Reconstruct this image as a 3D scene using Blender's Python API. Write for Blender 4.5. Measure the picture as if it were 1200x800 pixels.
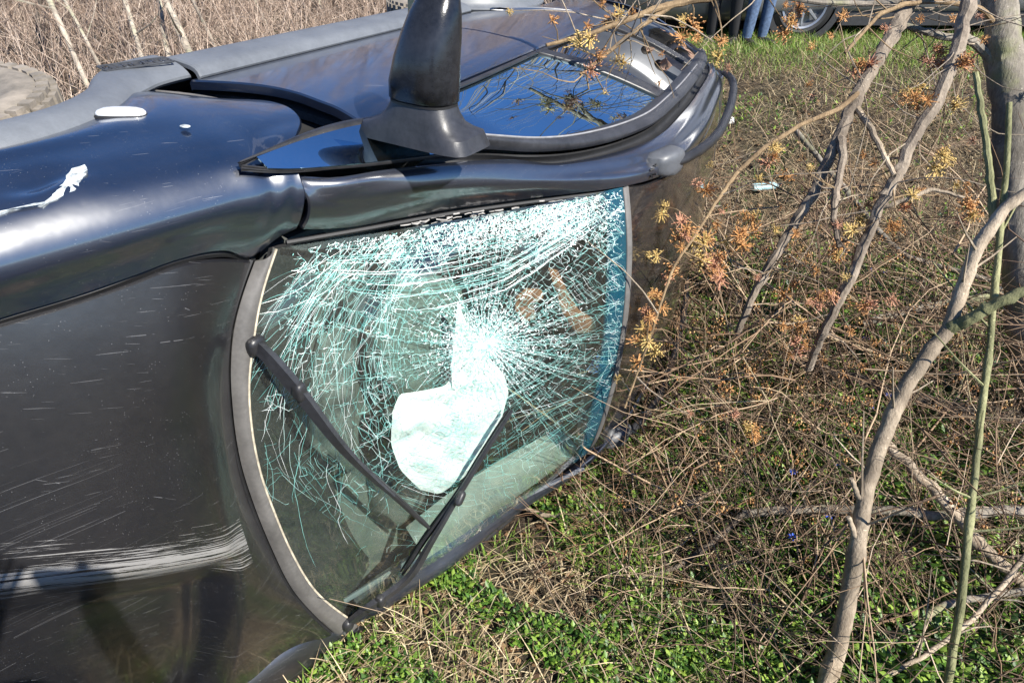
import bpy, bmesh, math, random
import numpy as np
from mathutils import Vector, Matrix, noise as mnoise

for o in list(bpy.data.objects):
    bpy.data.objects.remove(o)
SC = bpy.context.scene
COL = SC.collection
R = math.radians

# ------------------------------------------------------------------ camera
CAM_H = 2.12
cam_d = bpy.data.cameras.new('camera')
cam_d.lens = 23.4
cam_d.sensor_width = 36.0
cam_d.clip_start = 0.02
cam_d.clip_end = 500.0
cam = bpy.data.objects.new('camera', cam_d)
COL.objects.link(cam)
cam.location = (0, 0, CAM_H)
cam.rotation_euler = (R(90 - 33.5), 0, 0)
SC.camera = cam

# ------------------------------------------------------------------ sky and sun
SUN_TRAVEL = Vector((-0.5374, 0.5161, -0.6669)).normalized()   # direction the sunlight travels
to_sun = -SUN_TRAVEL
world = bpy.data.worlds.new('World')
SC.world = world
world.use_nodes = True
wn = world.node_tree
wn.nodes.clear()
w_out = wn.nodes.new('ShaderNodeOutputWorld')
w_bg = wn.nodes.new('ShaderNodeBackground')
sky = wn.nodes.new('ShaderNodeTexSky')
sky.sky_type = 'NISHITA'
sky.sun_disc = False
sky.sun_elevation = math.asin(to_sun.z)
sky.sun_rotation = math.atan2(to_sun.x, to_sun.y)
sky.altitude = 1000
sky.air_density = 0.9
sky.dust_density = 0.0
sky.ozone_density = 10.0
w_bg.inputs['Strength'].default_value = 0.085
wn.links.new(sky.outputs[0], w_bg.inputs['Color'])
wn.links.new(w_bg.outputs[0], w_out.inputs['Surface'])

sun_d = bpy.data.lights.new('sun', 'SUN')
sun_d.energy = 5.0
sun_d.angle = R(0.53)
sun_d.color = (1.0, 0.95, 0.86)
sun = bpy.data.objects.new('sun', sun_d)
COL.objects.link(sun)
sun.rotation_euler = SUN_TRAVEL.to_track_quat('-Z', 'Y').to_euler()
sun.location = (4, -4, 8)

SC.view_settings.view_transform = 'Standard'
SC.view_settings.look = 'None'
SC.view_settings.exposure = 1.12
SC.view_settings.gamma = 1.0
SC.view_settings.use_curve_mapping = False
SC.render.engine = 'CYCLES'
SC.cycles.transparent_max_bounces = 8
SC.cycles.max_bounces = 5
SC.cycles.diffuse_bounces = 2
SC.cycles.glossy_bounces = 3
SC.cycles.transmission_bounces = 2
SC.cycles.caustics_reflective = False
SC.cycles.caustics_refractive = False

RND = random.Random(7)
NP = np.random.default_rng(11)

# ------------------------------------------------------------------ materials
def mat(name):
    m = bpy.data.materials.new(name)
    m.use_nodes = True
    nt = m.node_tree
    p = nt.nodes.get('Principled BSDF')
    return m, nt, p

def nd(nt, kind, **kw):
    n = nt.nodes.new(kind)
    for k, v in kw.items():
        if k in n.inputs.keys():
            n.inputs[k].default_value = v
        else:
            setattr(n, k, v)
    return n

def lk(nt, a, b):
    nt.links.new(a, b)

def coords(nt, scale=(1, 1, 1), rot=(0, 0, 0), kind='Object'):
    tc = nd(nt, 'ShaderNodeTexCoord')
    src = tc.outputs[kind]
    if any(rot):
        mr = nd(nt, 'ShaderNodeMapping'); mr.inputs['Rotation'].default_value = rot
        lk(nt, src, mr.inputs['Vector']); src = mr.outputs['Vector']
    mp = nd(nt, 'ShaderNodeMapping')
    mp.inputs['Scale'].default_value = scale
    lk(nt, src, mp.inputs['Vector'])
    return mp.outputs['Vector']

def ramp(nt, fac, stops):
    r = nd(nt, 'ShaderNodeValToRGB')
    el = r.color_ramp.elements
    while len(el) < len(stops):
        el.new(0.5)
    for e, (pos, c) in zip(el, stops):
        e.position = pos
        e.color = (*c, 1) if len(c) == 3 else c
    lk(nt, fac, r.inputs['Fac'])
    return r.outputs['Color']

def g(v):
    return (v, v, v)

def noise(nt, vec, scale, detail=6, rough=0.6, dist=0.0):
    n = nd(nt, 'ShaderNodeTexNoise', Scale=scale, Detail=detail, Roughness=rough, Distortion=dist)
    if vec is not None:
        lk(nt, vec, n.inputs['Vector'])
    return n.outputs['Fac']

def mixc(nt, fac, a, b, mode='MIX'):
    m = nd(nt, 'ShaderNodeMix', data_type='RGBA', blend_type=mode)
    for sock, v in ((m.inputs[0], fac), (m.inputs[6], a), (m.inputs[7], b)):
        if isinstance(v, (int, float)):
            sock.default_value = v
        elif isinstance(v, tuple):
            sock.default_value = (*v, 1) if len(v) == 3 else v
        else:
            lk(nt, v, sock)
    return m.outputs[2]

def mth(nt, op, a, b=0.0, c=None, clamp=False):
    m = nd(nt, 'ShaderNodeMath', operation=op, use_clamp=clamp)
    for i, v in enumerate((a, b, c)):
        if v is None:
            continue
        if isinstance(v, (int, float)):
            m.inputs[i].default_value = v
        else:
            lk(nt, v, m.inputs[i])
    return m.outputs[0]

def bump(nt, p, height, strength=0.3, dist=0.01):
    b = nd(nt, 'ShaderNodeBump', Strength=strength, Distance=dist)
    lk(nt, height, b.inputs['Height'])
    lk(nt, b.outputs['Normal'], p.inputs['Normal'])

def plain(name, col, rough=0.6, metallic=0.0, var=0.25, vscale=30.0, bmp=0.0, spec=0.5, coat=0.0, bscale=None):
    """a procedural material: a base colour broken up by noise, with fine relief"""
    m, nt, p = mat(name)
    v = coords(nt)
    n = noise(nt, v, vscale)
    c0 = tuple(max(0, c * (1 - var)) for c in col)
    c1 = tuple(min(1, c * (1 + var)) for c in col)
    lk(nt, ramp(nt, n, [(0.3, c0), (0.7, c1)]), p.inputs['Base Color'])
    p.inputs['Roughness'].default_value = rough
    p.inputs['Metallic'].default_value = metallic
    p.inputs['Specular IOR Level'].default_value = spec
    p.inputs['Coat Weight'].default_value = coat
    if bmp:
        bump(nt, p, noise(nt, v, bscale or vscale * 4), bmp, 0.004)
    return m

# ------------------------------------------------------------------ mesh helpers
def link(o, parent=None):
    COL.objects.link(o)
    if parent is not None:
        o.parent = parent
    return o

def mesh_obj(name, verts, faces, material, parent=None, smooth=True, sharp=40):
    me = bpy.data.meshes.new(name)
    me.from_pydata([tuple(map(float, v)) for v in verts], [], [tuple(map(int, f)) for f in faces])
    if material:
        me.materials.append(material)
    if smooth:
        me.shade_smooth()
        if sharp:
            me.set_sharp_from_angle(angle=R(sharp))
    me.update()
    return link(bpy.data.objects.new(name, me), parent)

def fast_mesh(name, verts, loops, counts, material, parent=None, smooth=False, cols=None):
    """big meshes straight from numpy arrays"""
    me = bpy.data.meshes.new(name)
    verts = np.asarray(verts, np.float32)
    loops = np.asarray(loops, np.int32).ravel()
    counts = np.asarray(counts, np.int32)
    me.vertices.add(len(verts)); me.vertices.foreach_set('co', verts.ravel())
    me.loops.add(len(loops)); me.loops.foreach_set('vertex_index', loops)
    me.polygons.add(len(counts))
    starts = np.concatenate([[0], np.cumsum(counts)[:-1]]).astype(np.int32)
    me.polygons.foreach_set('loop_start', starts)
    if smooth:
        me.polygons.foreach_set('use_smooth', np.ones(len(counts), bool))
    if cols is not None:
        at = me.attributes.new('tint', 'FLOAT', 'POINT')
        at.data.foreach_set('value', np.asarray(cols, np.float32))
    me.materials.append(material)
    me.update(calc_edges=True)
    me.validate()
    return link(bpy.data.objects.new(name, me), parent)

def empty(name, loc=(0, 0, 0), mtx=None):
    o = bpy.data.objects.new(name, None)
    o.empty_display_size = 0.2
    COL.objects.link(o)
    if mtx is not None:
        o.matrix_world = mtx
    else:
        o.location = loc
    return o

def tag(o, label=None, cat=None, group=None, kind=None):
    if label: o['label'] = label
    if cat: o['category'] = cat
    if group: o['group'] = group
    if kind: o['kind'] = kind
    return o

def crom(P, n, params=None):
    """smooth curve through the points P, n samples (or at the given 0..1 parameters)"""
    P = np.asarray(P, float)
    k = len(P)
    if k == 1:
        return np.repeat(P, n, 0)
    d = np.linalg.norm(np.diff(P, axis=0), axis=1)
    t = np.concatenate([[0], np.cumsum(np.maximum(d, 1e-6))]); t /= t[-1]
    m = np.zeros_like(P)
    if k == 2:
        m[:] = (P[1] - P[0])
    else:
        for i in range(1, k - 1):
            h0, h1 = t[i] - t[i-1], t[i+1] - t[i]
            s0, s1 = (P[i] - P[i-1]) / h0, (P[i+1] - P[i]) / h1
            m[i] = (s0 * h1 + s1 * h0) / (h0 + h1)
        m[0] = 2 * (P[1] - P[0]) / t[1] - m[1] if k > 2 else (P[1] - P[0]) / t[1]
        m[0] = (P[1] - P[0]) / t[1] * 1.5 - m[1] * 0.5
        m[-1] = (P[-1] - P[-2]) / (1 - t[-2]) * 1.5 - m[-2] * 0.5
    s = np.linspace(0, 1, n) if params is None else np.asarray(params)
    idx = np.clip(np.searchsorted(t, s, side='right') - 1, 0, k - 2)
    h = (t[idx + 1] - t[idx])[:, None]
    x = ((s - t[idx])[:, None]) / h
    return ((2*x**3 - 3*x**2 + 1) * P[idx] + (x**3 - 2*x**2 + x) * h * m[idx]
            + (-2*x**3 + 3*x**2) * P[idx + 1] + (x**3 - x**2) * h * m[idx + 1])

def loft_grid(sections, nu, nv, pu=None, pv=None):
    """rows run along the sections (nv samples), smooth across them (nu samples)"""
    S = np.array([crom(s, nv, pv) for s in sections])          # k x nv x 3
    nv = S.shape[1]
    rows = [crom(S[:, j], nu, pu) for j in range(nv)]
    return np.stack(rows, 1)                                    # nu x nv x 3

def grid_normals(G):
    du = np.gradient(G, axis=0); dv = np.gradient(G, axis=1)
    n = np.cross(du, dv)
    return n / (np.linalg.norm(n, axis=2, keepdims=True) + 1e-9)

CC = np.array((-1.2, 0.0, 0.75))

def panel(name, sections, nu, nv, material, parent, thick=0.004, edge=0.004, out=None, deform=None, roll=True, sharp=40, mirror=False):
    """a sheet-metal panel: lofted surface with rolled edges and real thickness"""
    L = np.linalg.norm(np.diff(crom(sections[len(sections)//2], 20), axis=0), axis=1).sum() + 1e-6
    S0 = np.array([crom(s, 3)[1] for s in sections])
    Lu = np.linalg.norm(np.diff(S0, axis=0), axis=1).sum() + 1e-6
    pu = np.linspace(0, 1, nu); pv = np.linspace(0, 1, nv)
    if roll:
        eu, ev = min(0.2, edge / Lu), min(0.2, edge / L)
        pu = np.concatenate([[0], np.linspace(eu, 1 - eu, nu), [1]])
        pv = np.concatenate([[0], np.linspace(ev, 1 - ev, nv), [1]])
    G = loft_grid(sections, len(pu), len(pv), pu, pv)
    if deform is not None:
        G = deform(G)
    if mirror:
        G = G * np.array((1, -1, 1))
    N = grid_normals(G)
    c = G.reshape(-1, 3).mean(0)
    o = np.asarray(out if out is not None else c - CC, float)
    if mirror and out is not None:
        o = o * np.array((1, -1, 1))
    if (N.reshape(-1, 3).mean(0) @ o) < 0:
        N = -N
        flip = True
    else:
        flip = False
    if roll:
        G = G.copy()
        for sl in (np.s_[0, :], np.s_[-1, :], np.s_[:, 0], np.s_[:, -1]):
            G[sl] -= N[sl] * edge
    a, b = G.shape[:2]
    top = G.reshape(-1, 3)
    bot = (G - N * thick).reshape(-1, 3)
    V = np.concatenate([top, bot])
    F = []
    off = a * b
    for i in range(a - 1):
        for j in range(b - 1):
            q = [i*b+j, (i+1)*b+j, (i+1)*b+j+1, i*b+j+1]
            if flip: q = q[::-1]
            F.append(q)
            F.append([v + off for v in q[::-1]])
    ring = [i*b for i in range(a)] + [(a-1)*b + j for j in range(1, b)] + [i*b + b-1 for i in range(a-2, -1, -1)] + [j for j in range(b-2, 0, -1)]
    for k in range(len(ring)):
        p, q = ring[k], ring[(k+1) % len(ring)]
        f = [p, p + off, q + off, q]
        if flip: f = f[::-1]
        F.append(f)
    return mesh_obj(name, V, F, material, parent, True, sharp)

def tube_mesh(P, rad, sides=8, caps=True, flat=None, up=None, turn=0.0):
    """verts, faces of a tapering tube along polyline P"""
    P = np.asarray(P, float); n = len(P)
    rad = np.broadcast_to(np.asarray(rad, float), (n,)) if np.ndim(rad) <= 1 else rad
    T = np.gradient(P, axis=0); T /= (np.linalg.norm(T, axis=1, keepdims=True) + 1e-9)
    ref = np.array(up if up is not None else (0, 0, 1.0)); 
    if up is None and abs(T[0] @ ref) > 0.9: ref = np.array((1.0, 0, 0))
    V = []
    nrm = ref - (ref @ T[0]) * T[0]; nrm /= np.linalg.norm(nrm)
    ang = np.arange(sides) / sides * 2 * math.pi + turn
    fl = flat or 1.0
    for i in range(n):
        nrm = nrm - (nrm @ T[i]) * T[i]; nrm /= (np.linalg.norm(nrm) + 1e-9)
        bn = np.cross(T[i], nrm)
        V.append(P[i] + rad[i] * (np.cos(ang)[:, None] * nrm * fl + np.sin(ang)[:, None] * bn))
    V = np.concatenate(V)
    F = []
    for i in range(n - 1):
        for j in range(sides):
            k = (j + 1) % sides
            F.append((i*sides+j, i*sides+k, (i+1)*sides+k, (i+1)*sides+j))
    if caps:
        F.append(tuple(range(sides))[::-1])
        F.append(tuple((n-1)*sides + j for j in range(sides)))
    return V, F

class MB:
    """collects shapes that become one mesh"""
    def __init__(s): s.v = []; s.f = []; s.n = 0
    def add(s, V, F):
        s.v.append(np.asarray(V, float)); s.f += [tuple(int(i) + s.n for i in f) for f in F]; s.n += len(V); return s
    def tube(s, P, r, sides=8, **k): return s.add(*tube_mesh(P, r, sides, **k))
    def box(s, lo, hi, bev=0.0):
        lo = np.array(lo, float); hi = np.array(hi, float)
        V = [(x, y, z) for x in (lo[0], hi[0]) for y in (lo[1], hi[1]) for z in (lo[2], hi[2])]
        F = [(0, 1, 3, 2), (4, 6, 7, 5), (0, 4, 5, 1), (2, 3, 7, 6), (0, 2, 6, 4), (1, 5, 7, 3)]
        return s.add(V, F)
    def xf(s, m):
        m = np.array(m); s.v = [v @ m[:3, :3].T + m[:3, 3] for v in s.v]; return s
    def build(s, name, material, parent=None, smooth=True, sharp=40):
        return mesh_obj(name, np.concatenate(s.v), s.f, material, parent, smooth, sharp)

def superbox(center, size, rot=None, p=4.0, nu=20, nv=12):
    """a rounded cushion-like solid"""
    V = []; F = []
    for i in range(nv + 1):
        ph = -math.pi/2 + math.pi * i / nv
        for j in range(nu):
            th = 2*math.pi*j/nu
            x, y, z = math.cos(ph)*math.cos(th), math.cos(ph)*math.sin(th), math.sin(ph)
            k = (abs(x)**p + abs(y)**p + abs(z)**p) ** (-1/p)
            V.append((x*k*size[0]/2, y*k*size[1]/2, z*k*size[2]/2))
    for i in range(nv):
        for j in range(nu):
            k = (j+1) % nu
            F.append((i*nu+j, i*nu+k, (i+1)*nu+k, (i+1)*nu+j))
    V = np.array(V)
    if rot is not None:
        V = V @ np.array(rot).T
    return V + np.array(center), F

def lathe(profile, axis='y', seg=40, center=(0, 0, 0)):
    """profile: (radius, height) pairs turned about an axis"""
    V = []; F = []; n = len(profile)
    for i in range(seg):
        a = 2*math.pi*i/seg
        for r, h in profile:
            if axis == 'y': V.append((r*math.cos(a), h, r*math.sin(a)))
            elif axis == 'z': V.append((r*math.cos(a), r*math.sin(a), h))
            else: V.append((h, r*math.cos(a), r*math.sin(a)))
    for i in range(seg):
        k = (i+1) % seg
        for j in range(n-1):
            F.append((i*n+j, i*n+j+1, k*n+j+1, k*n+j))
    return np.array(V) + np.array(center), F

def fbm(x, y, z=0.0, oct=4):
    return mnoise.fractal(Vector((x, y, z)), 1.0, 2.0, oct)
# ================================================================== the overturned car
CAR_M = Matrix(((-0.48396, -0.04998, 0.87366, -1.60986), (-0.87483, 0.003, -0.48443, 1.58705),
                (0.02159, -0.99875, -0.04518, 0.89381), (0, 0, 0, 1)))
car = empty('overturned_car', mtx=CAR_M)
tag(car, 'black car lying on its side with shattered windscreen and bent wipers', 'car')

def paint_mat(name, scrape=0.0, dust=0.35, base=(0.005, 0.008, 0.018), rough=0.30, scr_rot=(0, 0, 0), hoodline=False, metal=0.0, coat=0.8, cior=1.9):
    m, nt, p = mat(name)
    v = coords(nt)
    # road dust and dirt film
    d1 = noise(nt, v, 3.0, 6, 0.65)
    d2 = noise(nt, v, 45.0, 5, 0.7)
    dm = mth(nt, 'MULTIPLY', mth(nt, 'SUBTRACT', mth(nt, 'ADD', mth(nt, 'MULTIPLY', d1, 0.75), mth(nt, 'MULTIPLY', d2, 0.45)), 0.42, clamp=True), dust * 1.2, clamp=True)
    # specks
    vo = nd(nt, 'ShaderNodeTexVoronoi', Scale=150.0); lk(nt, v, vo.inputs['Vector'])
    sp = mth(nt, 'MULTIPLY', mth(nt, 'LESS_THAN', vo.outputs['Distance'], 0.10), mth(nt, 'GREATER_THAN', noise(nt, v, 20.0), 0.53))
    # long thin scratches in one direction
    vs = coords(nt, (4.0, 190.0, 4.0), scr_rot)
    s1 = noise(nt, vs, 1.6, 3, 0.5)
    sm = mth(nt, 'MULTIPLY', mth(nt, 'GREATER_THAN', s1, 0.69), mth(nt, 'GREATER_THAN', noise(nt, v, 4.0), 0.52))
    vs2 = coords(nt, (7.0, 420.0, 7.0), (scr_rot[0], scr_rot[1], scr_rot[2] + 0.12))
    s2 = mth(nt, 'GREATER_THAN', noise(nt, vs2, 1.4, 2, 0.5), 0.74)
    vs3 = coords(nt, (1.6, 520.0, 1.6), (scr_rot[0], scr_rot[1] + 0.1, scr_rot[2] - 0.22))
    s3 = mth(nt, 'MULTIPLY', mth(nt, 'GREATER_THAN', noise(nt, vs3, 1.0, 3, 0.6), 0.66), mth(nt, 'GREATER_THAN', noise(nt, v, 2.5), 0.5))
    vs4 = coords(nt, (9.0, 150.0, 9.0), (scr_rot[0], scr_rot[1], scr_rot[2] + 0.5))
    s4 = mth(nt, 'MULTIPLY', mth(nt, 'GREATER_THAN', noise(nt, vs4, 1.0, 3, 0.6), 0.72), mth(nt, 'GREATER_THAN', noise(nt, v, 7.0), 0.55))
    sm = mth(nt, 'MAXIMUM', mth(nt, 'MULTIPLY', sm, mth(nt, 'MULTIPLY', noise(nt, v, 25.0), 0.55)), mth(nt, 'MAXIMUM', mth(nt, 'MULTIPLY', s3, 0.30), mth(nt, 'MULTIPLY', s4, 0.45)))
    wear = mth(nt, 'MAXIMUM', mth(nt, 'MULTIPLY', sm, scrape), mth(nt, 'MAXIMUM', mth(nt, 'MULTIPLY', s2, 0.30), mth(nt, 'MULTIPLY', sp, 0.35)))
    col = mixc(nt, dm, base, (0.17, 0.145, 0.115))
    col = mixc(nt, mth(nt, 'MULTIPLY', wear, 0.75), col, (0.42, 0.42, 0.43))
    rr = mth(nt, 'ADD', mth(nt, 'MULTIPLY', mth(nt, 'MAXIMUM', dm, wear), 0.5), rough, clamp=True)
    if hoodline:
        # scraped band on top of the buckled fold: heavy parallel gouges
        sx = nd(nt, 'ShaderNodeSeparateXYZ')
        tc = nd(nt, 'ShaderNodeTexCoord'); lk(nt, tc.outputs['Object'], sx.inputs[0])
        # signed distance to the fold line through (0.40,-0.20) and (-0.01,0.07)
        L = mth(nt, 'ADD', mth(nt, 'MULTIPLY', sx.outputs[0], 0.55), mth(nt, 'MULTIPLY', sx.outputs[1], 0.835))
        dist = mth(nt, 'SUBTRACT', L, 0.043)
        band = mth(nt, 'SUBTRACT', 1.0, mth(nt, 'DIVIDE', mth(nt, 'ABSOLUTE', dist), 0.10), clamp=True)
        lim = mth(nt, 'MULTIPLY', mth(nt, 'GREATER_THAN', sx.outputs[0], -0.06), mth(nt, 'LESS_THAN', sx.outputs[0], 0.6))
        vg = coords(nt, (3.0, 170.0, 2.0), (0, 0, 0.58))
        gg = noise(nt, vg, 1.0, 5, 0.7)
        gm = mth(nt, 'MULTIPLY', mth(nt, 'GREATER_THAN', mth(nt, 'ADD', gg, mth(nt, 'MULTIPLY', band, 0.24)), 0.675), mth(nt, 'MULTIPLY', mth(nt, 'GREATER_THAN', band, 0.04), lim))
        gm = mth(nt, 'MULTIPLY', gm, 0.62)
        col = mixc(nt, gm, col, (0.36, 0.35, 0.34))
        rr = mth(nt, 'MAXIMUM', rr, mth(nt, 'MULTIPLY', gm, 0.6))
    lk(nt, col, p.inputs['Base Color'])
    lk(nt, rr, p.inputs['Roughness'])
    p.inputs['Metallic'].default_value = metal
    p.inputs['IOR'].default_value = 2.0
    p.inputs['Coat Weight'].default_value = coat
    p.inputs['Coat Roughness'].default_value = 0.085
    p.inputs['Coat IOR'].default_value = cior
    bump(nt, p, mth(nt, 'ADD', mth(nt, 'MULTIPLY', noise(nt, v, 9.0, 3), 1.0), mth(nt, 'MULTIPLY', wear, -0.15)), 0.05, 0.02)
    return m

M_paint = paint_mat('black_paint', scrape=0.22, dust=0.10, scr_rot=(0, 0.5, 0.0), base=(0.003, 0.009, 0.026), metal=0.0)
M_hood = paint_mat('scuffed_hood_paint', scrape=0.75, dust=0.10, coat=0.5, cior=1.5, base=(0.005, 0.0055, 0.008), rough=0.30, metal=0.0, scr_rot=(0, 0, 0.30), hoodline=True)
M_pillar = paint_mat('pillar_paint', scrape=0.12, dust=0.14, base=(0.012, 0.016, 0.028), metal=0.1, rough=0.28, scr_rot=(0, 0.45, 0))
M_roof = paint_mat('roof_paint', scrape=0.5, dust=0.16, base=(0.010, 0.010, 0.012), rough=0.10)

def plastic(name, col, rough=0.5, fade=0.3, bs=350):
    m, nt, p = mat(name)
    v = coords(nt)
    n = noise(nt, v, 7.0, 6, 0.65)
    n2 = noise(nt, v, 90.0, 4)
    f = mth(nt, 'ADD', mth(nt, 'MULTIPLY', n, 0.7), mth(nt, 'MULTIPLY', n2, 0.3))
    lk(nt, ramp(nt, f, [(0.35, tuple(c*(1-fade) for c in col)), (0.65, tuple(c*(1+fade) for c in col))]), p.inputs['Base Color'])
    lk(nt, mth(nt, 'ADD', mth(nt, 'MULTIPLY', n, 0.25), rough - 0.12), p.inputs['Roughness'])
    bump(nt, p, noise(nt, v, bs, 2), 0.12, 0.002)
    return m

M_clad = plastic('weathered_grey_plastic', (0.115, 0.125, 0.14), 0.48, 0.18)
M_trim = plastic('black_trim_plastic', (0.022, 0.022, 0.024), 0.42, 0.45)
M_cowl = plastic('greyed_cowl_plastic', (0.105, 0.10, 0.095), 0.55, 0.30)
M_rubber = plastic('black_rubber', (0.012, 0.012, 0.013), 0.6, 0.4)
M_mirror = plastic('scuffed_mirror_plastic', (0.028, 0.029, 0.034), 0.42, 0.5)
M_shell = plastic('glossy_mirror_shell', (0.014, 0.015, 0.018), 0.20, 0.6)
M_grey = plastic('rail_foot_grey', (0.085, 0.09, 0.10), 0.45, 0.2)
M_dash = plastic('dashboard_grey', (0.085, 0.09, 0.085), 0.6, 0.25)
M_dark = plain('cabin_black', (0.010, 0.010, 0.011), 0.8)
M_head = plain('headliner_grey', (0.40, 0.40, 0.37), 0.9, var=0.1)
M_seat = plain('seat_fabric', (0.060, 0.062, 0.066), 0.95, var=0.3, vscale=120, bmp=0.2)
M_metal = plain('bare_metal', (0.55, 0.55, 0.56), 0.35, metallic=1.0, var=0.2)
M_strap = plain('terracotta_fabric', (0.20, 0.075, 0.036), 0.85, var=0.25, vscale=60, bmp=0.3)

def tyre_mat():
    m, nt, p = mat('dusty_tyre')
    v = coords(nt)
    n = noise(nt, v, 12.0, 6, 0.7)
    lk(nt, ramp(nt, n, [(0.3, (0.10, 0.09, 0.075)), (0.7, (0.30, 0.26, 0.215))]), p.inputs['Base Color'])
    p.inputs['Roughness'].default_value = 0.9
    bump(nt, p, noise(nt, v, 120.0, 4), 0.25, 0.004)
    return m
M_tyre = tyre_mat()

def airbag_mat():
    m, nt, p = mat('airbag_cloth')
    v = coords(nt)
    p.inputs['Base Color'].default_value = (0.84, 0.76, 0.78, 1)
    p.inputs['Roughness'].default_value = 0.9
    bump(nt, p, mth(nt, 'ADD', noise(nt, v, 16.0, 5, 0.6, 0.6), mth(nt, 'MULTIPLY', noise(nt, v, 500.0, 2), 0.15)), 0.55, 0.02)
    return m
M_bag = airbag_mat()

def glass_mat(name, tint, band=None, refl_rough=0.0, dirt=0.0, ior=1.5, coat=(1, 1, 1)):
    m = bpy.data.materials.new(name); m.use_nodes = True
    nt = m.node_tree; nt.nodes.clear()
    out = nd(nt, 'ShaderNodeOutputMaterial')
    tr = nd(nt, 'ShaderNodeBsdfTransparent')
    gl = nd(nt, 'ShaderNodeBsdfGlossy', Roughness=refl_rough); gl.inputs['Color'].default_value = (*coat, 1)
    lw = nd(nt, 'ShaderNodeLayerWeight', Blend=0.5)
    f0 = ((ior - 1) / (ior + 1)) ** 2
    fr = mth(nt, 'ADD', mth(nt, 'MULTIPLY', mth(nt, 'POWER', lw.outputs['Facing'], 4.2), 1 - f0), f0, clamp=True)
    v = coords(nt)
    if band is not None:
        at = nd(nt, 'ShaderNodeAttribute', attribute_name='band')
        lk(nt, mixc(nt, at.outputs['Fac'], (*tint, 1), (*band, 1)), tr.inputs['Color'])
    else:
        tr.inputs['Color'].default_value = (*tint, 1)
    mx = nd(nt, 'ShaderNodeMixShader')
    lk(nt, fr, mx.inputs[0]); lk(nt, tr.outputs[0], mx.inputs[1]); lk(nt, gl.outputs[0], mx.inputs[2])
    last = mx.outputs[0]
    if band is not None:
        # the coloured interlayer along the top edge also scatters some light
        db = nd(nt, 'ShaderNodeBsdfDiffuse'); db.inputs['Color'].default_value = (0.010, 0.13, 0.20, 1)
        mb_ = nd(nt, 'ShaderNodeMixShader')
        lk(nt, mth(nt, 'MULTIPLY', at.outputs['Fac'], 0.28), mb_.inputs[0]); lk(nt, last, mb_.inputs[1]); lk(nt, db.outputs[0], mb_.inputs[2])
        last = mb_.outputs[0]
    if dirt:
        df = nd(nt, 'ShaderNodeBsdfDiffuse'); df.inputs['Color'].default_value = (0.55, 0.52, 0.46, 1)
        f = mth(nt, 'MULTIPLY', mth(nt, 'SUBTRACT', mth(nt, 'ADD', mth(nt, 'MULTIPLY', noise(nt, v, 5.0, 6, 0.7), 0.6), mth(nt, 'MULTIPLY', noise(nt, v, 160.0, 3, 0.7), 0.5)), 0.42, clamp=True), dirt, clamp=True)
        m2 = nd(nt, 'ShaderNodeMixShader')
        lk(nt, f, m2.inputs[0]); lk(nt, last, m2.inputs[1]); lk(nt, df.outputs[0], m2.inputs[2])
        last = m2.outputs[0]
    lk(nt, last, out.inputs['Surface'])
    return m
M_wind = glass_mat('windscreen_glass', (0.905, 0.975, 0.945), band=(0.12, 0.46, 0.56), dirt=0.12)
M_side = glass_mat('side_window_glass', (0.16, 0.20, 0.21), dirt=0.03, ior=13.0, coat=(0.60, 0.86, 1.0))

M_privacy = glass_mat('privacy_glass', (0.06, 0.07, 0.07), dirt=0.10, ior=1.9)

def crack_mat():
    m = bpy.data.materials.new('cracked_glass_edges'); m.use_nodes = True
    nt = m.node_tree; nt.nodes.clear()
    out = nd(nt, 'ShaderNodeOutputMaterial')
    at = nd(nt, 'ShaderNodeAttribute', attribute_name='tint')
    col = ramp(nt, at.outputs['Fac'], [(0.0, (0.10, 0.42, 0.38)), (0.5, (0.32, 0.72, 0.66)), (0.88, (0.92, 0.98, 0.97))])
    df = nd(nt, 'ShaderNodeBsdfDiffuse'); lk(nt, col, df.inputs['Color'])
    gl = nd(nt, 'ShaderNodeBsdfGlossy', Roughness=0.35); 
    mx = nd(nt, 'ShaderNodeMixShader'); mx.inputs[0].default_value = 0.15
    lk(nt, df.outputs[0], mx.inputs[1]); lk(nt, gl.outputs[0], mx.inputs[2])
    lk(nt, mx.outputs[0], out.inputs['Surface'])
    return m
M_crack = crack_mat()

def T(x, z):          # the body leans: everything rises a little towards the nose
    return z + 0.10 * x

# ---------------- windscreen surface (shared by glass, cracks, wipers)
COWL_OUT = [(-0.282, -0.605, 1.0), (-0.238, -0.549, 1.0), (-0.191, -0.471, 1.0), (-0.161, -0.382, 1.0), (-0.141, -0.27, 1.0),
            (-0.129, -0.114, 1.0), (-0.135, 0.042, 1.003), (-0.147, 0.215, 1.016), (-0.174, 0.425, 1.032), (-0.222, 0.601, 1.045), (-0.289, 0.796, 1.06)]
COWL_IN = [(-0.309, -0.628, 1.022), (-0.256, -0.533, 1.012), (-0.209, -0.431, 1.012), (-0.174, -0.33, 1.012), (-0.156, -0.212, 1.012),
           (-0.153, -0.056, 1.012), (-0.163, 0.092, 1.019), (-0.183, 0.279, 1.033), (-0.222, 0.471, 1.047), (-0.310, 0.705, 1.075)]
HEADER = [(-1.262, -0.590, 1.500), (-1.232, -0.45, 1.545), (-1.205, -0.25, 1.580), (-1.195, 0.0, 1.590), (-1.205, 0.2, 1.575), (-1.23, 0.37, 1.548), (-1.29, 0.54, 1.502)]

def W_sections():
    n = 11
    a = crom(COWL_IN, n); b = crom(HEADER, n)
    t = np.linspace(0, 1, n)
    ch = b - a
    nrm = np.array((0.45, 0.0, 0.89))
    mids = []
    for k in (0.33, 0.67):
        bul = 0.045 * np.sin(math.pi * k) * (0.45 + 0.55 * np.sin(math.pi * t))
        mids.append(a + ch * k + nrm * bul[:, None])
    return [a, mids[0], mids[1], b]

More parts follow.
